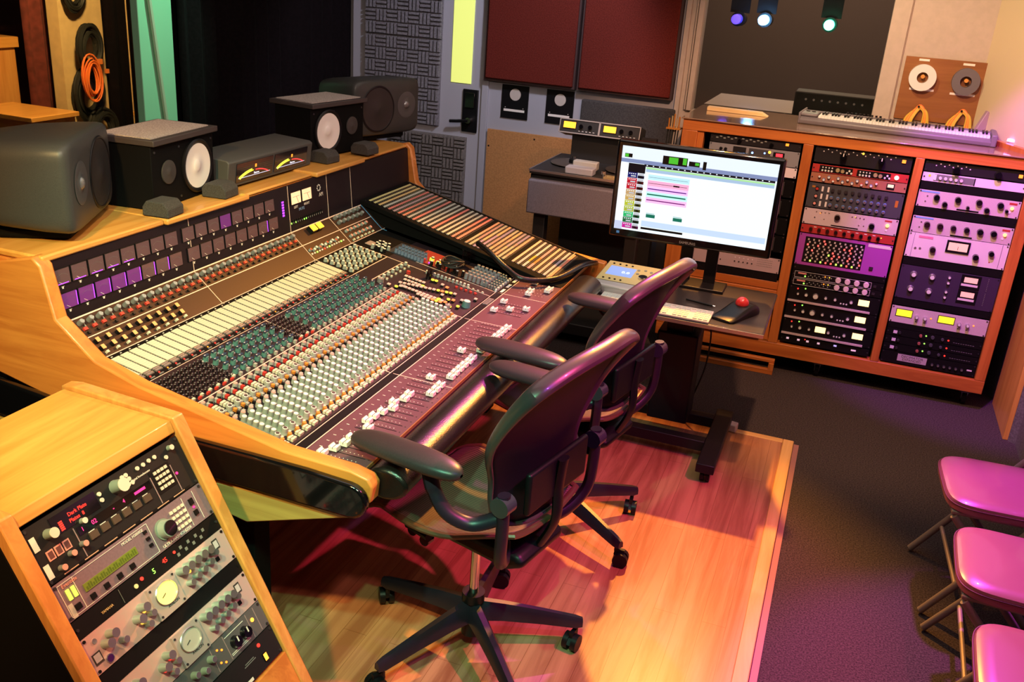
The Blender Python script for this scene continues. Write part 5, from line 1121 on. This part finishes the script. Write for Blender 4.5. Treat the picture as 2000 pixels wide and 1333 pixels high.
G().box(-.72, -.42, 4.25, 4.40, .7205, .735, BST).obj('post_base', CT, bevel=.004)
MN = thing('computer_monitor', 'wide black computer monitor showing a music editing window', 'monitor', (-.618, 4.265, 1.145), R(1.5))
g = G(); g.box(-.378, .378, -.0, .045, -.232, .226, BLKG); g.box(-.25, .25, .045, .07, -.15, .15, BLK); g.obj('housing', MN, bevel=.012)
SW, SH = .352, .192
def scr(m):
    q = mat('screen_' + m[0], m[1], .4, emit=.78 * (m[2] if len(m) > 2 else 1.0)); b_ = q.node_tree.nodes['Principled BSDF']
    b_.inputs['Base Color'].default_value = (.01, .01, .01, 1); b_.inputs['Specular IOR Level'].default_value = .1; return q
sW = scr(('white', (.90, .95, 1), 1.0)); 
g = G(); g.box(-.352, .352, -.0015, 0, -.190, .200, scr(('base', (.83, .93, 1.0), 1.0))); g.obj('screen', MN, smooth=False)
g = G()
def sr(x0, x1, y0, y1, m_, e=.002):      # 0..1 from top-left
    X = lambda v: -.352 + v * .704; Z = lambda v: .200 - v * .390
    g.box(X(x0), X(x1), -e, -.0014, Z(y1), Z(y0), m_)
sk = lambda n, c, e=.8: scr((n, tuple(v ** 1.8 for v in c), e))
BKS = sk('black', (.01, .01, .015), 0.02)
sr(0, 1, 0, .145, sk('head', (.85, .90, .97), 1)); sr(0, 1, .145, .19, sk('bar', (.48, .54, .74), .75)); sr(.02, .07, .085, .13, BKS, .0025); sr(.022, .045, .09, .125, sk('green', (.25, .75, .15), .8), .003)
sr(.27, .43, .06, .16, BKS, .0025); sr(.31, .37, .07, .145, sk('green', (.25, .75, .15), .8), .003); sr(.40, .425, .065, .14, sk('green', (.25, .75, .15), .8), .003); sr(.44, .51, .09, .145, BKS, .0025); sr(.48, .505, .1, .13, sk('green', (.25, .75, .15), .8), .003); sr(.53, .552, .075, .17, BKS, .0025)
sr(.155, .99, .19, .215, sk('ruler', (.05, .08, .14), .2), .003)
for k in range(20): sr(.17 + k * .041, .178 + k * .041, .195, .205, sW, .0035)
sr(.17, .99, .22, .24, sk('lime', (.62, .88, .55), .9), .0025); sr(.17, .99, .24, .275, sk('palebar', (.62, .74, .88), .85), .0025)
sr(0, .052, .2, .89, sW, .0025); sr(.052, .165, .195, .30, sk('navy', (.03, .04, .10), .3), .0025); sr(0, .052, .90, 1, sk('lilac', (.75, .78, .92), .9), .0025)
tc = [(.05, .07, .35), (.75, .08, .14), (.75, .07, .12), (.78, .60, .38), (.80, .62, .30), (.72, .76, .16), (.66, .72, .20), (.12, .72, .36), (.10, .35, .18), (.80, .10, .55)]
for k, c in enumerate(tc):
    y = .30 + k * .068; m_ = sk('track%d' % k, c, .8); sr(.053, .118, y, y + .064, m_, .003); sr(.120, .163, y + .03, y + .064, sk('trackd%d' % k, tuple(v * .4 for v in c), .6), .003); sr(.122, .160, y + .002, y + .028, sk('grey', (.75, .76, .80), .8), .0032); sr(.132, .152, y + .038, y + .055, BKS, .0035)
    for q in range(4): sr(.062 + q * .013, .069 + q * .013, y + .010, y + .020, sW, .0035); 
    sr(.075, .108, y + .034, y + .050, sk('grey', (.75, .76, .80), .8), .0035)
clips = [(.30, .36, (.70, .90, .96), (.02, .05, .08), .003), (.368, .435, (.98, .62, .78), (.05, .01, .03), .005), (.437, .50, (.97, .72, .95), (.38, .05, .62), .012), (.503, .566, (.72, .97, .93), (.05, .50, .38), .016), (.568, .635, (.98, .70, .90), (.50, .03, .52), .012)]
for k, (a_, b_, c, l, th) in enumerate(clips): sr(.19, .46, a_, b_, sk('clip%d' % k, c, .95), .003); m_ = (a_ + b_) / 2; sr(.195, .45, m_ - th / 2, m_ + th / 2, sk('wave%d' % k, l, .5), .0035)
sr(.36, .40, .393, .41, sk('wave1', (.05, .01, .03), .5), .0038)
for x in (.205, .385): sr(x, x + .06, .775, .815, sk('wave3', (.05, .50, .38), .5), .003); sr(x, x + .055, .76, .77, sk('grey2', (.6, .8, .78), .8), .003)
sr(.18, .99, .86, .93, sk('foot', (.74, .84, .97), .9), .0025); sr(.18, .46, .94, .965, BKS, .003); sr(.02, .04, 1.025, 1.055, sk('tick', (.3, .5, .7), .5), .0015)
g.obj('editing_window', MN, smooth=False)
G().text('SAMSUNG', .0165, mat('bezel_print', (.30, .30, .30), .5), frame((.0, -.0008, -.212), (1, 0, 0), (0, -1, 0))).obj('lettering', MN)
# remote controller
t = thing('monitor_remote', 'silver wedge remote with a blue display and a round knob on the tray', 'remote controller', (-.975, 3.985, .7205), R(-2))
SIL = mat('satin_silver', (.55, .54, .55), .35, .4)
G().prism([(-.03, 0), (.26, 0), (.26, .075), (.24, .080), (-.02, .048), (-.03, .04)], 0, .268, SIL, 'x').obj('body', t, bevel=.006)
F = frame((.134, .105, .0655), (1, 0, 0), (0, -.125, 1))
def on(gm, nm, x, y): o = gm.obj(nm, t); o.matrix_local = F @ TR(x, y, 0); return o
on(G().box(-.105, .018, -.045, .06, 0, .0015, mat('blue_display', (.22, .35, .75), .3, emit=.55)).text('0.0', .032, mat('display_digits', (.75, .9, 1), .3, emit=1), TR(-.02, .0, .0016)), 'display', .0, .02)
on(G().box(-.128, .128, -.10, .125, 0, .0008, mat('cream_face', (.72, .64, .30), .4)), 'face', 0, 0.01)
on(G().cyl((0, 0, 0), .022, .012, CHROME, r2=.020, n=28), 'volume_knob', .07, -.01)
for k, (x, y) in enumerate([(-.10, -.07), (-.07, -.07), (-.045, -.07), (-.018, -.07), (-.10, .105), (-.07, .105), (-.04, .105), (-.01, .105), (.03, .07), (.06, .08), (.09, .07), (.035, .03), (.105, .02)]): on(G().cyl((0, 0, 0), .005 if k < 8 else .007, .004, BLK if k < 8 else LGREY, n=12), 'button', x, y)
# computer keyboard
t = thing('computer_keyboard', 'slim white computer keyboard on the tray under the monitor', 'keyboard', (-.915, 3.815, .7205), R(-1))
G().prism([(0, 0), (.135, 0), (.135, .016), (0, .009)], 0, .50, mat('keyboard_base', (.80, .72, .70), .4), 'x').obj('base', t, bevel=.003)
g = G()
for r_ in range(6):
    y = .008 + r_ * .0208; z = .009 + y * .05
    for c in range(22):
        x = .008 + c * .0222
        if c in (14, 18) and r_ != 5: continue
        if r_ == 0 and 3 < c < 8: continue
        g.box(x, x + .0185, y, y + .017 if r_ < 5 else y + .009, z, z + .004, WHITE)
g.box(.008 + 4 * .0222, .008 + 8 * .0222 - .004, .008, .025, .0095, .0135, WHITE); g.obj('keys', t, smooth=False)
# trackball
t = thing('trackball', 'black trackball mouse with a glossy red ball on the tray', 'trackball', (-.325, 3.99, .7205), R(-22))
rows = []
for x, hw, h in ((-.13, .052, .012), (-.10, .058, .018), (-.04, .055, .026), (.02, .058, .042), (.07, .062, .050), (.11, .058, .040), (.135, .045, .012)):
    rows.append([(-hw * 1.02, x, 0), (-hw, x, h * .6), (-hw * .8, x, h * .95), (0, x, h), (hw * .8, x, h * .95), (hw, x, h * .6), (hw * 1.02, x, 0)])
rows = [[(0, -.131, 0)] * 7] + rows + [[(0, .136, 0)] * 7]
G().grid(rows, BLK).obj('body', t, sub=1)
g = G(); NB = 14
g.grid([[(.030 * math.sin(math.pi * i / NB) * math.cos(2 * math.pi * j / 20), .045 + .030 * math.sin(math.pi * i / NB) * math.sin(2 * math.pi * j / 20), .045 + .030 * math.cos(math.pi * i / NB)) for j in range(20)] for i in range(NB + 1)], mat('red_ball', (.55, .03, .03), .08, coat=.8), closed=True); g.obj('ball', t)
t = thing('ballpoint_pen', 'black pen lying behind the white keyboard beside the trackball', 'pen', (-.50, 4.06, .726), R(-14))
G().cyl((-.06, 0, 0), .0045, .13, BLK, 'x', n=10).obj('barrel', t); G().cyl((.07, 0, 0), .0045, .012, CHROME, 'x', r2=.001, n=10).obj('tip', t)
t = thing('power_strip', 'white power strip at the foot of the cart column', 'power strip', (-.55, 4.345, .023), R(-8))
G().box(0, .30, -.025, .025, 0, .04, mat('power_white', (.72, .62, .64), .5)).obj('body', t, bevel=.006)
for k in range(4): G().box(.06 + k * .055, .085 + k * .055, -.008, .008, .040, .0405, DINK).obj('socket', t)
tag(G().tube(bez([(-.47, 4.27, .60), (-.445, 4.28, .5), (-.452, 4.29, .32), (-.50, 4.30, .12), (-.50, 4.32, .07)]), .004, CABB, 6).obj('mains_cable'), 'thin black cord hanging down beside the cart column', 'cord')
tag(G().tube(bez([(-.95, 4.0, .69), (-.92, 3.98, .62), (-.85, 4.02, .58), (-.78, 4.08, .60), (-.70, 4.15, .64)]), .006, CABB, 6).obj('keyboard_cable'), 'black cable looped under the left side of the cart tray', 'cable')

# ================================================================== office chairs
SHELL = mat('chair_rim', (.060, .040, .040), .32, coat=.2); MESHB = mat('chair_mesh', (.010, .006, .012), .6, noise=700, col2=(.006, .004, .007), spec=.2); GRAPH = mat('chair_graphite', (.016, .011, .020), .38)
def seat_mesh_mat():
    m = mat('seat_weave', (.16, .085, .045), .6); nt = m.node_tree; b_ = nt.nodes['Principled BSDF']
    tc = nt.nodes.new('ShaderNodeTexCoord'); wv = nt.nodes.new('ShaderNodeTexWave'); wv.bands_direction = 'Y'; wv.inputs['Scale'].default_value = 38; wv.inputs['Distortion'].default_value = .3
    rp = nt.nodes.new('ShaderNodeValToRGB'); rp.color_ramp.elements[0].color = (.03, .02, .02, 1); rp.color_ramp.elements[1].color = (.22, .13, .08, 1)
    nt.links.new(tc.outputs['Object'], wv.inputs['Vector']); nt.links.new(wv.outputs['Fac'], rp.inputs['Fac']); nt.links.new(rp.outputs['Color'], b_.inputs['Base Color']); return m
SEATM = seat_mesh_mat()
PAD = mat('arm_pad', (.040, .028, .030), .38, noise=300, col2=(.03, .021, .023))
def office_chair(label):
    t = thing('office_chair', label, 'office chair', (0, 0, 0), 0, 'swivel chairs at the console')
    # faces -X; hub at origin
    rows = []; n = 20
    def wid(v): return .215 + .070 * math.sin(min(1, v / .66) * math.pi / 2) ** 2 + (.0 if v < .7 else -.016 * ((v - .7) / .3) ** 2) - .022 * math.exp(-((v - .34) / .12) ** 2)
    def bx(v, s): return .185 + .05 * v + .075 * v * v - .034 * math.sin(v * math.pi) + .045 * (1 - s * s)
    def bz(v, s): return .60 + .53 * v - .050 * (abs(s) ** 2.6) * max(0, (v - .55) / .45) - .0 + .05 * abs(s) ** 3 * max(0, 1 - v / .3)
    edge = {}
    for i in range(17):
        v = i / 16; r_ = []
        for k in range(n + 1):
            s_ = -1 + 2 * k / n; r_.append((bx(v, s_), s_ * wid(v), bz(v, s_)))
        rows.append(r_)
    G().grid(rows, MESHB).obj('backrest', t, solid=.004)
    loop = [r_[0] for r_ in rows] + rows[-1][1:-1] + [r_[-1] for r_ in reversed(rows)] + list(reversed(rows[0][1:-1]))
    rad = []
    for p in loop: q = max(0, (p[2] - .75) / .35); rad.append(.0110 + .017 * min(1, q) ** 1.2)
    G().tube(loop, rad, SHELL, 10, closed=True, flat=.65).obj('back_rim', t, sub=1)
    # back spine and lumbar support
    G().tube(bez([(.22, 0, .48), (.262, 0, .58), (.262, 0, .68), (.27, 0, .78)]), .024, BLK, 10, flat=.5).obj('back_spine', t)
    G().box(.242, .262, -.16, .16, .66, .79, BLK).obj('lumbar_pad', t, bevel=.009, seg=3)
    # seat
    srows = []
    for i in range(15):
        u = i / 14; x = -.27 + .50 * u; hw = .225 + .03 * math.sin(u * math.pi) - .055 * max(0, (u - .7) / .3); r_ = []
        for k in range(n + 1):
            s_ = -1 + 2 * k / n; r_.append((x + .02 * s_ * s_ * (1 if u < .2 else 0), s_ * hw, .575 - .045 * max(0, (.25 - u) / .25) ** 2 - .028 * (1 - s_ * s_) - .028 * math.sin(u * math.pi) ** 2 + .02 * u))
        srows.append(r_)
    G().grid(srows, SEATM).obj('seat', t, solid=.010)
    loop = [r_[0] for r_ in srows] + srows[-1][1:-1] + [r_[-1] for r_ in reversed(srows)] + list(reversed(srows[0][1:-1]))
    G().tube(loop, .0115, mat('seat_rim', (.12, .06, .03), .35), 8, closed=True, flat=.8).obj('seat_rim', t)
    G().prism([(-.16, .45), (.18, .43), (.24, .46), (.22, .495), (-.14, .505)], -.12, .12, BLK, 'y').obj('tilt_mechanism', t, bevel=.02, seg=3)
    for y in (-.22, .22): G().tube([(-.14, y * .5, .485), (-.12, y * .85, .50), (-.02, y, .515)], .014, BLK, 8).obj('seat_bracket', t)
    for x, y in ((-.10, -.17), (-.04, -.19)): g = G(); g.cyl((x, y, .49), .016, -.028, BLKG, 'y', n=16); g.tube([(x, y, .49), (x, -.06, .50)], .007, BLK, 8); g.obj('adjusting_knob', t)
    # arms
    for sg in (-1, 1):
        y = .330 * sg
        rws = []
        for x, hw, hz, z in ((-.205, .008, .006, .824), (-.200, .028, .014, .822), (-.175, .045, .021, .822), (-.12, .053, .025, .824), (.0, .053, .025, .828), (.08, .049, .025, .829), (.125, .038, .022, .827), (.148, .022, .015, .825), (.155, .006, .005, .825)):
            rws.append([(x, y + hw * math.cos(2 * math.pi * k / 20), z + hz * math.copysign(abs(math.sin(2 * math.pi * k / 20)) ** .8, math.sin(2 * math.pi * k / 20))) for k in range(20)])
        G().grid(rws, PAD, closed=True).obj('armrest', t, sub=1)
        G().tube(bez([(.05, y, .818), (.07, y, .755), (.11, y * .97, .695), (.165, y * .86, .665), (.225, y * .76, .69)]), [.024] * 10 + [.022] * 31, GRAPH, 10, flat=.8).obj('arm_support', t)
        G().tube(bez([(.238, y * .76, .765), (.240, y * .76, .66), (.232, y * .72, .56), (.20, y * .5, .50), (.15, y * .25, .49)]), .021, GRAPH, 10, flat=.8).obj('arm_upright', t)
        G().cyl((.238, y * .76 - .022, .735), .028, .044, mat('teal_tint_knob', (.05, .06, .07), .25, .3), 'y', n=18).obj('arm_knob', t)
    # post and base
    G().cyl((0, 0, .20), .0145, .29, CHROME, n=18).obj('gas_lift', t); g = G(); g.cyl((0, 0, .055), .032, .13, BLK, r2=.028, n=18); g.cyl((0, 0, .18), .036, .03, BLK, n=18); g.obj('hub', t)
    lg = G(); rr = []
    for x, hw, z, hz in ((.0, .026, .150, .034), (.10, .023, .140, .028), (.22, .019, .120, .023), (.335, .017, .098, .018), (.358, .012, .094, .014)):
        rr.append([(x, -hw, z - hz), (x, -hw * .9, z + hz * .3), (x, -hw * .4, z + hz), (x, hw * .4, z + hz), (x, hw * .9, z + hz * .3), (x, hw, z - hz)])
    lg.grid(rr, GRAPH, closed=True); lg.add(rr[-1], [tuple(range(6))], GRAPH); lm = lg.mesh('leg')
    cg = G(); cg.cyl((0, 0, .058), .008, .030, BLK, n=10)
    for q in (-.024, .006): cg.cyl((-.02, q, .052 - .0235), .0285, .018, BLK, 'y', n=20)
    cg.box(-.032, .006, -.007, .007, .035, .068, BLK); cg.prism([(-.048, .03), (-.02, .06), (.004, .064), (.008, .045), (-.02, .028)], -.006, .006, BLK, 'y'); cm_ = cg.mesh('caster')
    for k in range(5):
        a_ = R(BA + 72 * k); M = Matrix.Rotation(a_, 4, 'Z'); lo = link('leg', lm, t, M)
        c_ = link('caster', cm_, lo, TR(.338, 0, -.0) @ Matrix.Rotation(R(55 + 40 * k), 4, 'Z'))
    return t
def copy_tree(o, parent=None):
    c = o.copy(); COL.objects.link(c); c.parent = parent
    for ch in o.children: copy_tree(ch, c)
    return c
BA = 38
c1 = office_chair('black mesh-backed swivel office chair nearest the camera, in front of the console')
c1.location = (-.84, 2.30, .023); c1.rotation_euler = (0, 0, R(-13))
c2 = copy_tree(c1); c2['label'] = 'black mesh-backed swivel office chair farther along the console, beside the computer cart'
c2.location = (-.815, 3.12, .023); c2.rotation_euler = (0, 0, R(-12))
for ch in c2.children:
    if ch.name.startswith('leg'): ch.rotation_euler.z += R(15)

# ================================================================== folding chairs
VIN = mat('brown_vinyl', (.36, .12, .16), .28, coat=.3); TUBE = mat('tan_tube', (.30, .25, .19), .45, .2)
def folding(label, loc, rz):
    t = thing('folding_chair', label, 'folding chair', loc, rz, 'brown folding chairs by the right wall')
    # faces -X, seat front at x=0
    rws = []; W_ = .205; D_ = .42
    for z, ins in ((.418, .012), (.422, .002), (.440, .0), (.455, .006), (.462, .020), (.465, .05)):
        r_ = []
        for k in range(48):
            a_ = 2 * math.pi * k / 48; c, s_ = math.cos(a_), math.sin(a_); n_ = 5
            r_.append((D_ / 2 + math.copysign(abs(c) ** (2 / n_), c) * (D_ / 2 - ins), math.copysign(abs(s_) ** (2 / n_), s_) * (W_ - ins), z))
        rws.append(r_)
    rws.append([(D_ / 2, 0, .468)] * 48); rws.insert(0, [(D_ / 2, 0, .418)] * 48)
    G().grid(rws, VIN, closed=True).obj('seat', t)
    lp = [(p[0], p[1], .444) for p in [(D_ / 2 + math.copysign(abs(math.cos(2 * math.pi * k / 48)) ** .4, math.cos(2 * math.pi * k / 48)) * (D_ / 2 + .0005), math.copysign(abs(math.sin(2 * math.pi * k / 48)) ** .4, math.sin(2 * math.pi * k / 48)) * (W_ + .0005)) for k in range(48)]]
    G().tube(lp, .0022, mat('piping', (.12, .035, .03), .5), 6, closed=True).obj('piping', t)
    G().box(.02, .40, -.185, .185, .405, .419, TUBE).obj('seat_pan', t, bevel=.004)
    for sg in (-1, 1):
        y = .212 * sg
        G().tube([(.0, y, .012), (.34, y, .52), (.40, y, .90)], .013, TUBE, 10).obj('front_leg', t)
        G().tube([(.03, y * .86, .40), (.36, y * .92, .014)], .013, TUBE, 10).obj('rear_leg', t)
    G().tube([(.09, -.21, .14), (.09, .21, .14)], .008, TUBE, 8).obj('cross_rail', t)
    G().box(.365, .385, -.20, .20, .68, .88, VIN).obj('backrest', t, bevel=.008)
    return t
f1 = folding('brown vinyl folding chair farthest from the camera by the right wall', (.545, 3.385, 0), R(3))
f2 = copy_tree(f1); f2['label'] = 'brown vinyl folding chair in the middle of the three at the right edge'; f2.location = (.555, 2.86, 0); f2.rotation_euler = (0, 0, R(-2))
f3 = copy_tree(f1); f3['label'] = 'brown vinyl folding chair nearest the camera, cut by the bottom right corner'; f3.location = (.565, 2.325, 0); f3.rotation_euler = (0, 0, R(-3))
